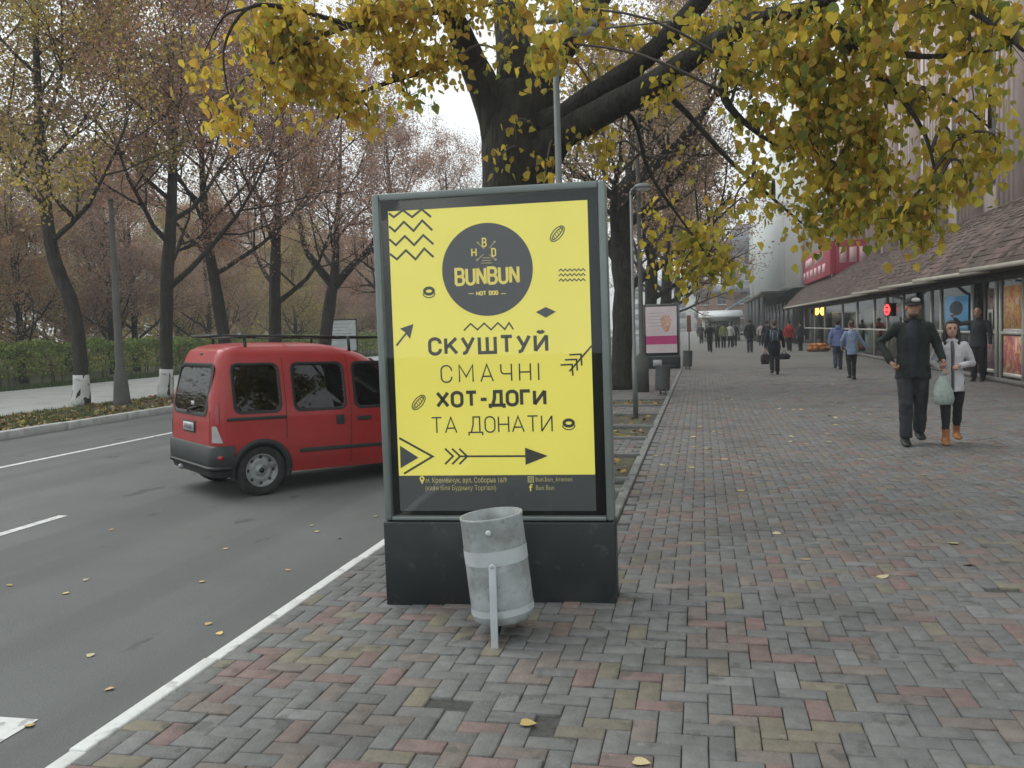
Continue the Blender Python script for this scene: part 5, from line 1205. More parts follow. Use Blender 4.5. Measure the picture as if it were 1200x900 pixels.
# street trees down the kerb side, behind the linden
q0 = gnd(727, 456)
autumn_tree('street_tree', 'dark street tree with crooked top seen just right of the yellow poster', [q0, A_(729, 420, q0.y), A_(731, 340, q0.y), A_(727, 270, q0.y), A_(732, 225, q0.y), A_(760, 195, q0.y), A_(800, 170, q0.y), A_(850, 90, q0.y)], [.34, .28, .27, .26, .25, .18, .12, .04], 21, [('brown', 4), ('olive', 2), ('yellow', 1), ('mauve', 2)], 12, 4.0, 15000, start=.26, nl=12)
for k, (Y, lb) in enumerate(((36.0, 'brown street tree behind the pink poster stand'), (46.0, 'brown street tree, third from the yellow poster along the kerb'), (58.0, 'brown street tree, fourth from the yellow poster along the kerb'), (72.0, 'farthest brown street tree along the kerb'))):
    x = -2.0+rng.normal(0, .1); autumn_tree('street_tree', lb, [(x, Y, 0), (x, Y, 2), (x+.1, Y, 4), (x+.2, Y, 6.5), (x+.1, Y, 9), (x, Y, 11.5)], [.3, .25, .22, .17, .11, .03], 30+k, [('brown', 4), ('rust', 3), ('mauve', 3)], 12, 4.4, 12000, start=.28, nl=11, lsize=.085)
for k, (x, Y, lb) in enumerate(((-15.2, 43.0, 'street tree across the road, half hidden by the yellow poster'), (-15.3, 54.0, 'street tree far across the road, hidden low by the yellow poster'))):
    autumn_tree('street_tree', lb, [(x, Y, 0), (x, Y, 2), (x+.1, Y, 4), (x+.2, Y, 6.5), (x+.1, Y, 9), (x, Y, 11.5)], [.3, .25, .22, .17, .11, .03], 40+k, mixC, 12, 4.2, 12000, start=.28, nl=10, lsize=.085)
# park trees behind the hedge: three built, the rest copied
kinds = []
for k, (cols, lb) in enumerate((([('rust', 3), ('brown', 4), ('olive', 2)], 'rust-brown tree in the park behind the clipped hedge'), ([('mauve', 3), ('brown', 3), ('rust', 1)], 'greyish brown tree in the park behind the clipped hedge'), ([('olive', 4), ('yellow', 3), ('brown', 2)], 'olive-yellow tree in the park behind the clipped hedge'))):
    kinds.append((autumn_tree('park_tree', lb, [(-30-k*4, 24+7*k, 0), (-30-k*4+.1, 24+7*k, 2), (-30-k*4, 24+7*k, 4.5), (-30-k*4+.2, 24+7*k, 8), (-30-k*4, 24+7*k, 12)], [.26, .21, .18, .12, .03], 50+k, cols, 12, 4.8, 20000, group=('rusty', 'greyish', 'olive')[k]+' park trees behind the hedge', start=.14, nl=15, lsize=.11), lb))
rt = random.Random(3)
for row, (x0, n_, ya, yb_) in enumerate(((-29.5, 11, 26, 92), (-36, 11, 30, 118), (-44, 10, 36, 140), (-54, 9, 44, 160))):
    for i in range(n_):
        k = rt.choice((0, 1, 2, 1)); y = ya+(yb_-ya)*i/(n_-1)+rt.uniform(-2, 2); x = x0+rt.uniform(-2.0, 1.5)
        s_ = rt.uniform(.75, 1.05) if row else rt.uniform(.6, .85)
        r_ = dup(kinds[k][0], (x, y, -.03), rt.uniform(0, 6.28), scale=s_)
# low dark undergrowth far back in the park
n = 52000; u = MB(); ya = 22+170*rng.random(n)**1.3; xa = -33-rng.gamma(1.6, 9, n); zc = rng.random(n)**1.3*(3.6+1.6*np.sin(ya*.45+xa*.2)+1.0*np.sin(ya*1.3-xa*.7))
c = np.stack([xa, ya, zc], 1); a = rng.normal(size=(n, 3)); a /= np.linalg.norm(a, axis=1)[:, None]; b = rng.normal(size=(n, 3)); b -= a*(a*b).sum(1)[:, None]; b /= np.linalg.norm(b, axis=1)[:, None]; s_ = rng.uniform(.07, .22, n)[:, None]
Q = np.stack([c-a*s_, c+b*s_*.6, c+a*s_, c-b*s_*.6], 1); ci = (np.floor(1.7*np.sin(ya*.23)+1.3*np.sin(xa*.31+ya*.11)+rng.normal(0, .7, n)+2).astype(int)) % 5
for k in range(5): u.m = k; u.quads(Q[ci == k])
u.build('undergrowth', [M_aut['brown'], M_aut['olive'], M_aut['yellow'], M_aut['olive'], M_aut['mauve']], kind='stuff')

# ================================================================== PEOPLE
def cloth(n, c, r=.85, b=.7): return mat('cloth_'+n, c, r, .22, 7, bump=b, bscale=11)
M_skin = mat('skin', (.46, .27, .20), .55, .06, 20, spec=.4)
M_skin2 = mat('skin_tanned', (.40, .215, .15), .55, .06, 20, spec=.4)
M_eye = mat('eye_dark', (.02, .015, .012), .3, .05, 20); M_lip = mat('lips', (.30, .10, .085), .5, .05, 30)
M_hdark = mat('hair_dark', (.022, .015, .012), .6, .3, 30, bump=.5, bscale=50); M_hbrown = mat('hair_brown', (.10, .052, .03), .6, .3, 30, bump=.5, bscale=50); M_hgrey = mat('hair_grey', (.14, .13, .12), .6, .3, 30)
M_shoe = mat('shoe_black', (.018, .018, .019), .45, .2, 12); M_boot = mat('boot_tan', (.33, .135, .045), .7, .2, 12)
def capsule(m, p0, r0, p1, r1, seg=12):
    p0, p1 = np.array(p0, float), np.array(p1, float); d = p1-p0; L_ = np.linalg.norm(d); d = d/(L_+1e-9)
    a = np.linspace(0, PI/2, 5); pts, rr = [], []
    for t in a[::-1][:-1][::-1][::-1]: pts.append(p0-d*r0*math.sin(t)); rr.append(max(r0*math.cos(t), .001))
    pts.append(p0); rr.append(r0); pts.append(p1); rr.append(r1)
    for t in a[1:]: pts.append(p1+d*r1*math.sin(t)); rr.append(max(r1*math.cos(t), .001))
    m.tube(pts, rr, seg)
def rings(m, lst, n=22):        # stacked elliptic sections (z, cx, cy, rx, ry)
    m.loft([[(cx+rx*math.cos(a), cy+ry*math.sin(a), z) for a in np.arange(n)*2*PI/n] for z, cx, cy, rx, ry in lst])
def hand(m, w, d, n, H, curl=.6, side=1):
    """palm, four bent fingers of unequal length, and a thumb from the side of the palm"""
    k = H/1.75; d = np.array(d, float); d /= np.linalg.norm(d); n = np.array(n, float); n -= d*(n@d); n /= np.linalg.norm(n); s = np.cross(d, n)*side
    w = np.array(w, float)
    for t in (-.026, -.009, .009, .026): capsule(m, w+s*t*.6*k, .014*k, w+(d*.078+s*t)*k, .011*k, 8)
    for t, L_ in ((-.029, .060), (-.010, .073), (.010, .079), (.029, .070)):
        b = w+(d*.080+s*t)*k; d1 = d*math.cos(curl)+n*math.sin(curl); d2 = d*math.cos(2.1*curl)+n*math.sin(2.1*curl); mid_ = b+d1*L_*.5*k
        capsule(m, b, .0095*k, mid_, .009*k, 8); capsule(m, mid_, .009*k, mid_+d2*L_*.5*k, .007*k, 8)
    b = w+(d*.022+s*.024)*k; d1 = d*.6+s*.62+n*.45; d1 /= np.linalg.norm(d1); mid_ = b+d1*.036*k; d2 = d*.85+n*.5; d2 /= np.linalg.norm(d2)
    capsule(m, b, .013*k, mid_, .011*k, 8); capsule(m, mid_, .0105*k, mid_+d2*.030*k, .008*k, 8)
def person(label, loc, rz, H, arms=None, step=.10, coat=None, trousers=None, shoes=None, hair=None, skin=None, longhair=False, female=False, cap=None, hood=False,
           inner=None, inner_w=.5, hem=.455, group=None, voxel=.013, face=False, boots=False, lean=0.0, beard=False, backpack=None):
    coat = coat or cloth('black', (.022, .023, .026)); trousers = trousers or cloth('charcoal', (.030, .031, .035)); shoes = shoes or M_shoe; hair = hair or M_hdark; skin = skin or M_skin
    S = lambda *p: np.array(p, float)*H
    sw = .092 if female else .100; kb = .86 if female else 1.0
    arms = arms or {-1: ((-.150, .01, .645), (-.160, -.05, .50)), 1: ((.150, .02, .645), (.158, .05, .50))}
    kn, an = {}, {}
    for s, st in ((-1, step), (1, -step)):       # s=-1 is the person's right; forward is -y
        kn[s] = S(s*.050, -st*.55-.012, .275); an[s] = S(s*.048, -st*.95+(.02 if st > 0 else .03), .050+(.030 if st < -.05 else 0))
    hp = {s: S(s*.048, 0, .505) for s in (-1, 1)}; sh = {s: S(s*sw, .004+lean*.3, .788) for s in (-1, 1)}
    el = {s: S(*arms[s][0]) for s in (-1, 1)}; wr = {s: S(*arms[s][1]) for s in (-1, 1)}
    b = MB()                                     # ---- body, one skin
    hc = S(0, -.012+lean*.45, .928)
    b.ellipsoid(hc+S(0, .008, .010), S(.0455, .055, .058), 16, 12); b.ellipsoid(hc+S(0, -.014, -.028), S(.036, .039, .046), 14, 10)
    b.ellipsoid(hc+S(0, -.050, -.010), S(.0085, .015, .015), 8, 6); b.ellipsoid(hc+S(0, -.040, .010), S(.030, .010, .006), 8, 6)
    for s in (-1, 1): b.ellipsoid(hc+S(s*.044, .004, -.008), S(.006, .012, .018), 8, 6)
    capsule(b, S(0, .008, .83), .030*H, hc+S(0, .008, -.03), .030*H)
    rings(b, [(z*H, 0, y*H, rx*kb*H, ry*H) for z, y, rx, ry in ((.47, .0, .085, .055), (.52, 0, .088, .060), (.60, 0, .072, .050), (.72, .002, .088, .055), (.79, .004, .092, .046), (.835, .004, .040, .034))])
    for s in (-1, 1):
        capsule(b, hp[s], .042*H*kb, kn[s], .026*H*kb); capsule(b, kn[s], .026*H*kb, an[s], .017*H); capsule(b, an[s]+S(0, .008, -.026), .016*H, an[s]+S(s*.006, -.075, -.034), .010*H)
        capsule(b, sh[s], .029*H, el[s], .021*H); capsule(b, el[s], .021*H, wr[s], .0145*H)
        fd = wr[s]-el[s]; hand(b, wr[s]+fd/np.linalg.norm(fd)*.008*H, fd, (-s*1.0, -.35, 0) if abs(fd[2]) > .05*H else (0, .3, -1), H, 1.15 if face else .6, -s)
    body = link('person', remeshed(b, 'person', skin, voxel*.6 if face else voxel, 2), None, loc, (0, 0, rz), label, 'person', group)
    t = MB()                                     # ---- trousers
    rings(t, [(z*H, 0, y*H, rx*kb*H, ry*H) for z, y, rx, ry in ((.455, 0, .072, .060), (.50, 0, .096, .068), (.56, 0, .088, .062))])
    leg = (.056, .045, .040) if not female else (.051, .038, .029)
    for s in (-1, 1):
        end = an[s]+(kn[s]-an[s])*(.30 if boots else .02)
        t.tube([hp[s]+S(0, 0, .01), hp[s]*.6+kn[s]*.4, kn[s], kn[s]*.45+end*.55, end], [leg[0]*H, leg[0]*.97*H, leg[1]*H, leg[1]*.95*H, leg[2]*H], 14)
        capsule(t, kn[s], leg[1]*H, kn[s]+S(0, 0, .001), leg[1]*H)
    link('trousers', remeshed(t, 'trousers', trousers, voxel, 3, .020 if face else .012), body)
    c = MB()                                     # ---- coat with sleeves
    rings(c, [(z*H, 0, (y+lean*max(0, z-.5))*H, rx*kb*H, ry*H) for z, y, rx, ry in ((hem, 0, .112, .082), (.53, 0, .108, .080), (.62, 0, .096, .072), (.72, .002, .104, .076), (.775, .004, .098, .064), (.815, .006, .070, .050), (.835, .006, .050, .046), (.852, .004, .046, .046))], 26)
    for s in (-1, 1):
        c.tube([sh[s]+S(-s*.03, 0, .0), sh[s], (sh[s]+el[s])/2, el[s], (el[s]+wr[s])/2, wr[s]], [.037*H, .038*H, .034*H, .031*H, .028*H, .024*H], 14)
        capsule(c, sh[s], .0375*H, sh[s]+S(0, 0, .001), .0375*H); capsule(c, el[s], .031*H, el[s]+S(0, 0, .001), .031*H)
    if hood: c.ellipsoid(S(0, .055, .835), S(.060, .038, .040), 14, 10)
    co = link('coat', remeshed(c, 'coat', coat, voxel, 3, .024 if face else .014), body)
    if inner:
        m = MB(); k = inner_w
        rings(m, [(z*H, 0, (y-.014+lean*max(0, z-.5))*H, rx*k*kb*H, ry*H) for z, y, rx, ry in ((hem+.012, 0, .090, .080), (.53, 0, .085, .081), (.62, 0, .080, .076), (.73, .002, .088, .080), (.79, .004, .085, .066), (.835, .004, .060, .049))], 20)
        link('shirt' if k > .4 else 'scarf', remeshed(m, 'inner', inner, voxel*.8, 2), co)
        col_ = MB(); col_.tube([S(.048*math.cos(a), .004+.046*math.sin(a), .842+.012*math.sin(a)) for a in np.linspace(-.30*PI, 1.30*PI, 16)], .012*H, 8); col_.build('collar', coat, co, smooth=True)
    for s in (-1, 1):                            # ---- shoes
        m = MB(); a = an[s]; tilt = S(0, 0, 0)
        m.loft([[tuple(a+S(s*.006+w_*math.cos(q_), y, z)) for q_, z in [(qq, zb+(zt-zb)*(math.sin(qq)*.5+.5)) for qq in np.arange(12)*2*PI/12]] for y, w_, zb, zt in ((.040, .014, -.046, .0), (.030, .027, -.050, .012), (.0, .029, -.050, .016), (-.035, .029, -.050, -.002), (-.072, .032, -.050, -.014), (-.098, .026, -.049, -.022), (-.112, .012, -.046, -.030))])
        if boots: m.tube([a+S(0, .004, -.03), a+(kn[s]-a)*.20+S(0, .003, 0), a+(kn[s]-a)*.36], [.028*H, .027*H, .031*H], 14)
        else: m.tube([a+S(0, .006, -.03), a+S(0, .004, .012)], [.026*H, .025*H], 12)
        link('boot' if boots else 'shoe', remeshed(m, 'shoe', shoes, voxel*.6, 2), body)
    h = MB()                                     # ---- hair
    h.ellipsoid(hc+S(0, .018, .022), S(.0490, .053, .053), 16, 12)
    if not longhair: h.ellipsoid(hc+S(0, .034, -.008), S(.040, .032, .036), 12, 8)
    if longhair:
        h.ellipsoid(hc+S(0, -.012, .052), S(.034, .026, .018), 12, 8)
        for s in (-1, 1):
            capsule(h, hc+S(s*.040, .012, .02), .018*H, hc+S(s*.048, .000, -.050), .020*H); capsule(h, hc+S(s*.048, .000, -.050), .020*H, hc+S(s*.050, -.012, -.118), .013*H)
        capsule(h, hc+S(0, .035, .0), .042*H, hc+S(0, .050, -.085), .032*H)
    link('hair', remeshed(h, 'hair', hair, voxel*.7, 2), body)
    if face:
        for s in (-1, 1):
            MB().ellipsoid(hc+S(s*.0175, -.0455, .0035), S(.0060, .0030, .0034), 10, 8).build('eye', M_eye, body, smooth=True)
            MB().tube([hc+S(s*.008, -.0475, .013), hc+S(s*.018, -.0480, .0155), hc+S(s*.028, -.0430, .013)], .0020*H, 6).build('eyebrow', hair, body)
        MB().ellipsoid(hc+S(0, -.0495, -.036), S(.0125, .0035, .0038), 10, 8).build('mouth', M_lip, body, smooth=True)
        if beard: b2 = MB(); b2.ellipsoid(hc+S(0, -.013, -.053), S(.0335, .0385, .0235), 14, 10); link('beard', remeshed(b2, 'beard', mat('stubble', (.10, .062, .045), .8, .3, 30), voxel*.6, 2), body)
    if cap:
        m = MB(); m.ellipsoid(hc+S(0, .008, .030), S(.049, .057, .036), 18, 12); m.tube([hc+S(0, .006, .020), hc+S(0, .006, .030)], [.051*H, .051*H], 20)
        ck = link('cap', remeshed(m, 'cap', cap[0], voxel*.6, 2), body)
        m = MB(); an_ = np.linspace(-.42*PI, .42*PI, 12); v = [tuple(hc+S(.047*math.sin(q_), -.045*math.cos(q_)+.0, .022)) for q_ in an_]+[tuple(hc+S(.050*math.sin(q_), -.045*math.cos(q_)-.040*math.cos(q_*.9)-.002, .014)) for q_ in an_]
        v += [tuple(np.array(p)-S(0, 0, .005)) for p in v]; f = []
        for i in range(11): f += [(i, i+1, 13+i, 12+i), (36+i, 37+i, 25+i, 24+i), (12+i, 13+i, 37+i, 36+i)]
        m.add(v, f).build('brim', cap[0], ck)
        MB().ellipsoid(hc+S(.012, -.0455, .042), S(.028, .010, .015), 10, 8).build('cap_patch', cap[1], ck, smooth=True)
    if backpack:
        m = MB(); m.ellipsoid(S(0, .105, .70), S(.085, .050, .11), 16, 12); m.ellipsoid(S(0, .14, .655), S(.062, .028, .05), 12, 8); bk = link('backpack', remeshed(m, 'backpack', backpack[0], voxel, 3), body)
        for s in (-1, 1): MB().tube([S(s*.055, .085, .60), S(s*.075, .065, .70), S(s*.07, .03, .815), S(s*.07, -.05, .79), S(s*.075, -.075, .72)], .010*H, 6).build('strap', backpack[1], bk)
        for s in (-1, 1): MB().tube([S(s*.040, .157, .62), S(s*.042, .158, .77)], .007*H, 6).build('reflective_strip', backpack[1], bk)
    return body
c_green = cloth('green_black', (.013, .019, .017)); c_navy = cloth('navy', (.015, .018, .027)); c_jean = cloth('dark_jeans', (.030, .032, .038)); c_white = cloth('white', (.55, .54, .56)); c_black = cloth('black', (.018, .019, .021))
pm = gnd(1070, 521)
man = person('man in dark jacket and black cap with white patch, one hand on hip', (pm.x, pm.y, 0), R(-4), 1.89, {-1: ((-.200, .035, .690), (-.142, -.058, .560)), 1: ((.158, .015, .665), (.172, -.075, .570))}, .055,
      c_green, c_jean, M_shoe, M_hdark, M_skin2, cap=(cloth('cap_black', (.017, .019, .022)), cloth('patch', (.5, .5, .5))), beard=True, inner=c_navy, inner_w=.62, hem=.445, voxel=.013, face=True)
pw = gnd(1115, 520)
woman = person('woman in short white jacket, black trousers and tan boots beside the man in cap', (pw.x, pw.y, 0), R(-6), 1.57, {-1: ((-.140, -.005, .655), (-.085, -.125, .615)), 1: ((.155, .01, .650), (.035, -.150, .640))}, .075,
      c_white, c_black, M_boot, M_hdark, M_skin, longhair=True, female=True, inner=cloth('grey_knit', (.12, .12, .12)), inner_w=.26, hem=.425, voxel=.012, face=True, boots=True)
# pale plastic carrier bag in the man's hand
hx = (pm.x+.172*1.86*math.cos(R(-4))-.01, pm.y-.20, .93)
bagt = thing('carrier_bag', 'crumpled pale green plastic carrier bag hanging between the man and the woman', 'bag', hx); bagt.scale = (.72, .80, .88)
n = 24; rg_ = [[((.02+w_)*math.cos(a)*(1+.10*math.sin(3*a+z*9)), (.012+d_)*math.sin(a)*(1+.16*math.sin(2*a+5*z)), z) for a in np.arange(n)*2*PI/n] for z, w_, d_ in ((-.46, .075, .020), (-.455, .125, .050), (-.38, .150, .075), (-.28, .140, .07), (-.18, .105, .05), (-.10, .060, .03), (-.06, .03, .012))]
MB().loft(rg_).build('pouch', mat('bag_film', (.50, .58, .54), .4, .16, 14, bump=.6, bscale=16, trans=.35), bagt, smooth=True)
for s in (-1, 1): MB().tube([(.03*s, .0, -.07), (.018*s, 0, -.02), (0, 0, .012)], .010, 6).build('handle', MATS['bag_film'], bagt)
# walkers farther off, seen from behind unless noted
blue1, blue2 = cloth('pale_blue', (.235, .315, .46)), cloth('periwinkle', (.17, .21, .43))
def at(px, py): p = gnd(px, py); return (p.x, p.y, 0)
person('woman in pale blue jacket with one arm swung out, nearer of two in blue', at(998, 445), PI+R(6), 1.60, {-1: ((-.165, .0, .66), (-.245, -.04, .55)), 1: ((.150, -.03, .655), (.13, -.12, .55))}, .06, blue1, c_black, hair=M_hbrown, female=True, longhair=False, hem=.43)
person('person in periwinkle hooded jacket walking just ahead of the woman in pale blue', at(982, 433), PI+R(-4), 1.66, None, .07, blue2, cloth('slate_jeans', (.05, .055, .08)), hair=M_hdark, hood=True, hem=.47)
bkp = person('walker in dark jacket with a pale-striped rucksack and a bag in each hand', at(908, 439), PI, 1.70, {-1: ((-.150, .0, .645), (-.165, -.02, .49)), 1: ((.150, .0, .645), (.160, .02, .49))}, .06, c_navy, c_black, hair=M_hbrown, backpack=(cloth('pack_slate', (.045, .06, .075)), cloth('strap_pale', (.20, .24, .28))))
pb = gnd(908, 439)
for s, nm, lb, sz in ((-1, 'shopping_bag', 'long dark bag in the left hand of the walker with the rucksack', (.14, .05, .36)), (1, 'shopping_bag', 'short dark bag in the right hand of the walker with the rucksack', (.19, .08, .22))):
    b_ = thing(nm, lb, 'bag', (pb.x+s*.285, pb.y, .74), 0); m = MB(); m.loft([[(sz[0]*k_*math.cos(a), sz[1]*k_*math.sin(a), z) for a in np.arange(14)*2*PI/14] for z, k_ in ((-sz[2]-.05, .8), (-sz[2]*.8, 1.0), (-.14, .9), (-.09, .5))]); m.build('pouch', c_navy if s > 0 else cloth('maroon', (.05, .025, .035)), b_, smooth=True)
    MB().tube([(-sz[0]*.4, 0, -.10), (0, 0, .0), (sz[0]*.4, 0, -.10)], .012, 6).build('handle', c_black, b_)
red = cloth('red', (.45, .035, .03))
person('walker in bright red jacket with red rucksack near the dark shop entrance', at(925, 412), PI+R(5), 1.72, None, .07, red, c_black, hair=M_hdark, backpack=(cloth('pack_red', (.40, .03, .03)), cloth('strap_dark', (.10, .02, .02))), voxel=.018)
person('tall walker in black coat mid footway, left of the rucksack walker', at(879, 413), PI, 1.84, None, .05, c_black, cloth('blueblack', (.03, .034, .045)), hem=.42, voxel=.018)
person('walker in pale pink jacket beyond the tall one in black', at(892, 406), PI+R(-5), 1.68, None, .06, cloth('pale_pink', (.50, .42, .42)), c_navy, hair=M_hgrey, female=True, voxel=.02)
person('dark-clothed walker just left of and beyond the rucksack walker', at(899, 413), PI, 1.74, None, .06, cloth('mauve_black', (.03, .024, .032)), c_black, voxel=.018)
person('person in dark clothes close to the glass beside the red walker', at(938, 411), R(200), 1.66, None, .03, cloth('dark_grey', (.05, .052, .058)), c_black, voxel=.02)
person('walker in black jacket with one white sleeve, leftmost of the far group', at(832, 413), PI+R(8), 1.72, {-1: ((-.18, .02, .66), (-.20, .03, .54)), 1: ((.150, .02, .645), (.158, .05, .50))}, .06, c_black, c_black, inner=cloth('white_stripe', (.5, .5, .5)), inner_w=.3, voxel=.02)
person('walker in dark coat in far group, just right of the white sleeve', at(841, 408), PI, 1.76, None, .05, cloth('olive_black', (.04, .042, .032)), c_black, voxel=.02)
person('walker in yellow-green jacket within the far group', at(848, 408), PI, 1.74, None, .05, cloth('lime_jacket', (.20, .23, .09)), c_black, voxel=.02)
person('walker in white top at the right of the far group', at(856, 407), R(160), 1.72, None, .05, cloth('white_top', (.5, .52, .5)), c_navy, hair=M_hgrey, voxel=.02)
person('walker in black, rightmost of the far group', at(861, 406), PI, 1.70, None, .05, c_black, c_black, voxel=.02)
person('lone dark figure at far left of the footway, beyond the group', at(822, 403), PI, 1.72, None, .04, cloth('grey_brown', (.07, .06, .055)), c_black, voxel=.022)
dp_ = atX(1146, 440, 6.72)
person('person in black at the shop door, one arm raised towards the blue poster', (dp_.x, dp_.y, 0.0), R(-30), 1.85, {-1: ((-.215, -.02, .775), (-.285, -.05, .86)), 1: ((.150, .01, .645), (.155, -.02, .50))}, .02, cloth('grey_top', (.035, .038, .042)), c_black, skin=M_skin2, voxel=.016, face=True)

# ================================================================== STREET FURNITURE AND SMALL THINGS
M_pole = mat('pole_paint', (.165, .178, .178), .55, .12, 4, metal=.3, bump=.05, stains=[((.12, .12, .11), 3, .56, .1, .5)])
M_conc = mat('post_concrete', (.095, .095, .09), .9, .2, 3, bump=.5, bscale=20, stains=[((.09, .09, .08), 2.2, .5, .15, .6)])
M_lens = mat('lamp_lens', (.40, .41, .40), .3, .05, 6)
def lamp_post(label, base, H_, group):
    t = thing('street_lamp', label, 'street lamp', base, 0, group)
    MB().tube([(0, 0, -.03), (0, 0, .9), (0, 0, .92), (0, 0, H_)], [.045, .045, .028, .026], 12).build('pole', M_pole, t, smooth=True)
    MB().tube([(0, 0, H_-.06), (.02, 0, H_+.03), (.10, 0, H_+.07), (.18, 0, H_+.07)], [.028, .026, .022, .022], 10).build('arm', M_pole, t, smooth=True)
    hd = MB().loft([[(.20+rx*math.cos(a), ry*math.sin(a), H_+.07+z) for a in np.arange(18)*2*PI/18] for z, rx, ry in ((-.03, .135, .085), (.0, .15, .095), (.035, .13, .08), (.055, .07, .05))]).build('lamp_head', M_pole, t, smooth=True)
    MB().ellipsoid((.21, 0, H_+.035), (.125, .078, .045), 16, 8).build('lens', M_lens, hd, smooth=True)
    return t
p = atY(655, 215, 7.3); L1 = (p.x, p.y, 0)
lamp_post('slim grey street lamp standing directly behind the yellow poster stand', L1, 3.95, 'slim street lamps along the tree strip')
p = gnd(745, 490); lamp_post('slim grey street lamp rising from the planted pit before the dark tree', (p.x, p.y, 0), 3.95, 'slim street lamps along the tree strip')
p = gnd(753, 459); t = thing('lamp_column', 'thick pale-footed lighting column beside the dark street tree', 'lighting column', (p.x, p.y, 0))
MB().tube([(0, 0, -.03), (0, 0, .85), (0, 0, .95), (0, 0, 8.2)], [.17, .16, .06, .04], 14).build('column', M_conc, t, smooth=True)
MB().tube([(0, 0, 8.15), (-.1, 0, 8.7), (-.9, 0, 9.1), (-1.7, 0, 9.2)], [.06, .05, .04, .035], 8).build('arm', M_pole, t, smooth=True)
MB().loft([[(-1.7-.35+.35*k_*math.cos(a), .13*k_*math.sin(a), 9.2+z) for a in np.arange(14)*2*PI/14] for z, k_ in ((-.07, .8), (0, 1), (.07, .7))]).build('lamp_head', M_pole, t, smooth=True)
p = gnd(143, 474); t = thing('concrete_post', 'grey tapering concrete post with flared foot on the leaf-strewn verge', 'post', (p.x, p.y, 0))
MB().tube([(0, 0, -.1), (0, 0, .1), (.0, 0, .75), (.0, 0, .95), (0, 0, 5.2)], [.23, .21, .16, .11, .055], 10, wob=.02).build('column', M_conc, t)
MB().tube([(0, 0, 5.19), (0, 0, 5.26)], [.07, .065], 10).build('cap', M_conc, t)
p = gnd(808, 420); t = thing('sign_post', 'thin post with a narrow reddish sign beside the farther dark litter bin', 'sign', (p.x, p.y, 0))
MB().tube([(0, 0, -.02), (0, 0, 2.1)], .035, 8).build('post', M_pole, t); MB().box((0, -.05, 1.7), (.20, .03, .80), bev=.006).build('plate', mat('sign_rust', (.28, .10, .075), .6, .15, 4), t)
# overhead wire from the near lamp to the shop front
a = np.array([L1[0]+.2, 7.3, 3.98]); e = np.array([9.2, 24.0, 10.6]); pts = [a+(e-a)*u-np.array([0, 0, .5*4*u*(1-u)*.6]) for u in np.linspace(0, 1, 14)]
tag(MB().tube(pts, .009, 5).build('overhead_wire', mat('wire', (.10, .11, .11), .6, .1, 3)), 'thin overhead wire running from the near street lamp towards the shops', 'wire')
# orange heap on the pavement by the shops
p = gnd(959, 412); t = thing('orange_heap', 'low heap of orange fruit on a tray beside the glazed shops', 'fruit heap', (p.x, p.y, 0))
MB().loft([[(.62*k_*math.cos(a), .40*k_*math.sin(a), z) for a in np.arange(18)*2*PI/18] for z, k_ in ((0, .8), (.10, 1), (.14, 1.02))]).build('tray', mat('tray_brown', (.22, .10, .05), .8, .2, 5), t)
om = MB().ellipsoid((0, 0, 0), (.13, .13, .105), 10, 8).mesh('fruit', mat('orange_skin', (.55, .20, .045), .6, .2, 6, rnd=('object', .35)), True)
for k in range(26):
    a = k*2.4; r = .50*math.sqrt((k % 15)/15); link('fruit', om, t, (r*1.05*math.cos(a), r*.66*math.sin(a), .17+(.14 if k >= 15 else 0)+.05*(1-r)))
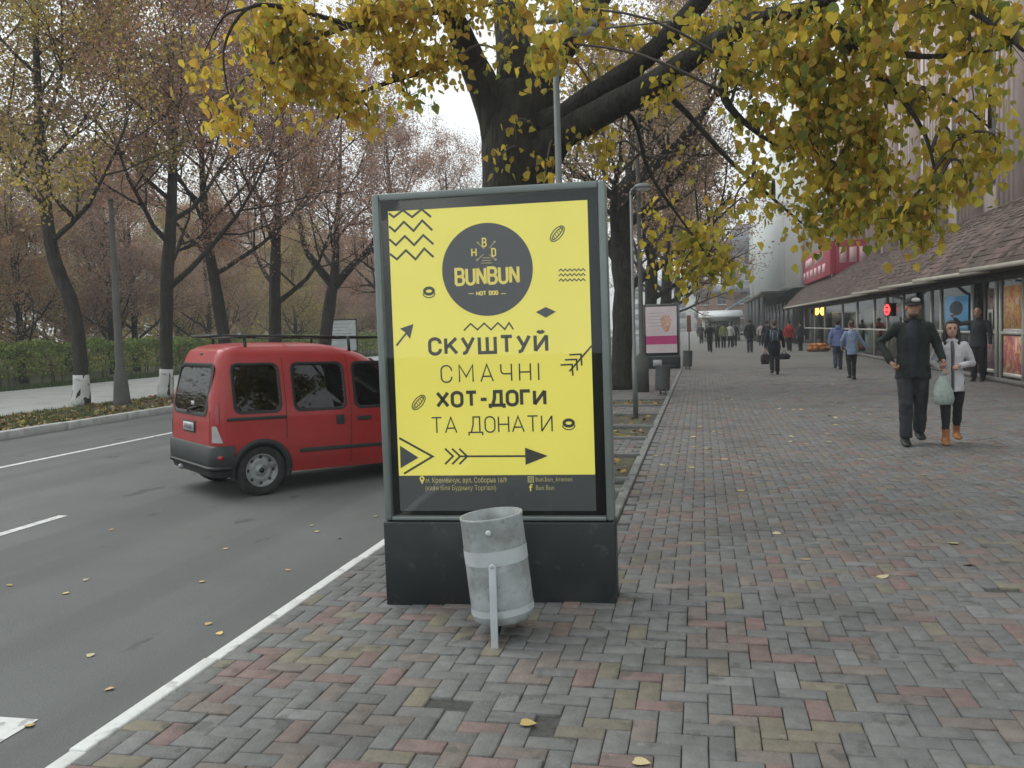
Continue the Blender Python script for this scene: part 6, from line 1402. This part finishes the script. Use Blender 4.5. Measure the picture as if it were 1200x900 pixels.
# fallen leaves, one by one
lf = {}
for k in ('gold', 'amber', 'olive'):
    v = gfull[0].copy(); v = np.stack([v[:, 0], v[:, 2]+.5, .16*v[:, 0]**2+.10*(v[:, 2]+.5)**2+.02], 1); lf[k] = MB().add(v, gfull[1]).mesh('fallen_leaf', mat('fallen_'+k, {'gold': (.52, .39, .14), 'amber': (.42, .27, .13), 'olive': (.46, .39, .22)}[k], .7, .15, 10, rnd=('object', .25)))
def fallen(px, py, z, s_, lab, grp):
    p = gnd(px, py, z); o = link('fallen_leaf', lf[random.choice(('gold', 'gold', 'olive', 'amber'))], None, (p.x, p.y, z+.002), (random.gauss(0, .10), random.gauss(0, .10), random.uniform(0, 6.28)), lab, 'leaf', grp); o.scale = (s_,)*3
for (x, y) in ((100, 680), (78, 695), (12, 686), (130, 621), (236, 682), (265, 643), (337, 668), (245, 731), (258, 742), (127, 808), (105, 768), (36, 850), (365, 616), (372, 623), (398, 631), (440, 605)):
    fallen(x, y, ROADZ+.004, .046, 'small yellow fallen leaf lying on the grey asphalt', 'fallen leaves on the road')
pl = [(753, 894), (945, 656), (910, 625), (820, 689), (1116, 637), (1136, 662), (884, 556), (869, 575), (813, 524), (825, 522), (830, 526), (820, 500), (980, 498), (972, 487), (1000, 483), (775, 545), (768, 534), (795, 532), (810, 548), (925, 518), (944, 520), (971, 518), (1080, 557), (1078, 543), (840, 470), (930, 480), (620, 848), (1036, 676), (905, 492), (862, 480), (1010, 560), (790, 500), (812, 512), (848, 538)]
pl += [(random.uniform(790, 1100), random.uniform(440, 540)) for _ in range(34)]
for (x, y) in pl: fallen(x, y, .0, .075 if y < 760 else .065, 'small yellow fallen leaf lying on the brick footway', 'fallen leaves on the footway')

# ================================================================== ADDED HAZE
hz = bpy.data.materials.new('added_haze'); hz.use_nodes = True; N = hz.node_tree.nodes; L = hz.node_tree.links
for n_ in list(N):
    if n_.type == 'BSDF_PRINCIPLED': N.remove(n_)
pv = N.new('ShaderNodeVolumePrincipled'); pv.inputs['Color'].default_value = (.88, .91, .93, 1); pv.inputs['Density'].default_value = .0016; pv.inputs['Anisotropy'].default_value = .2
L.new(pv.outputs[0], N['Material Output'].inputs['Volume'])
MB().box((0, 415, 13), (860, 970, 30)).build('added_haze', hz, kind='stuff')  # thin haze volume, added to lift the blacks and soften the distance
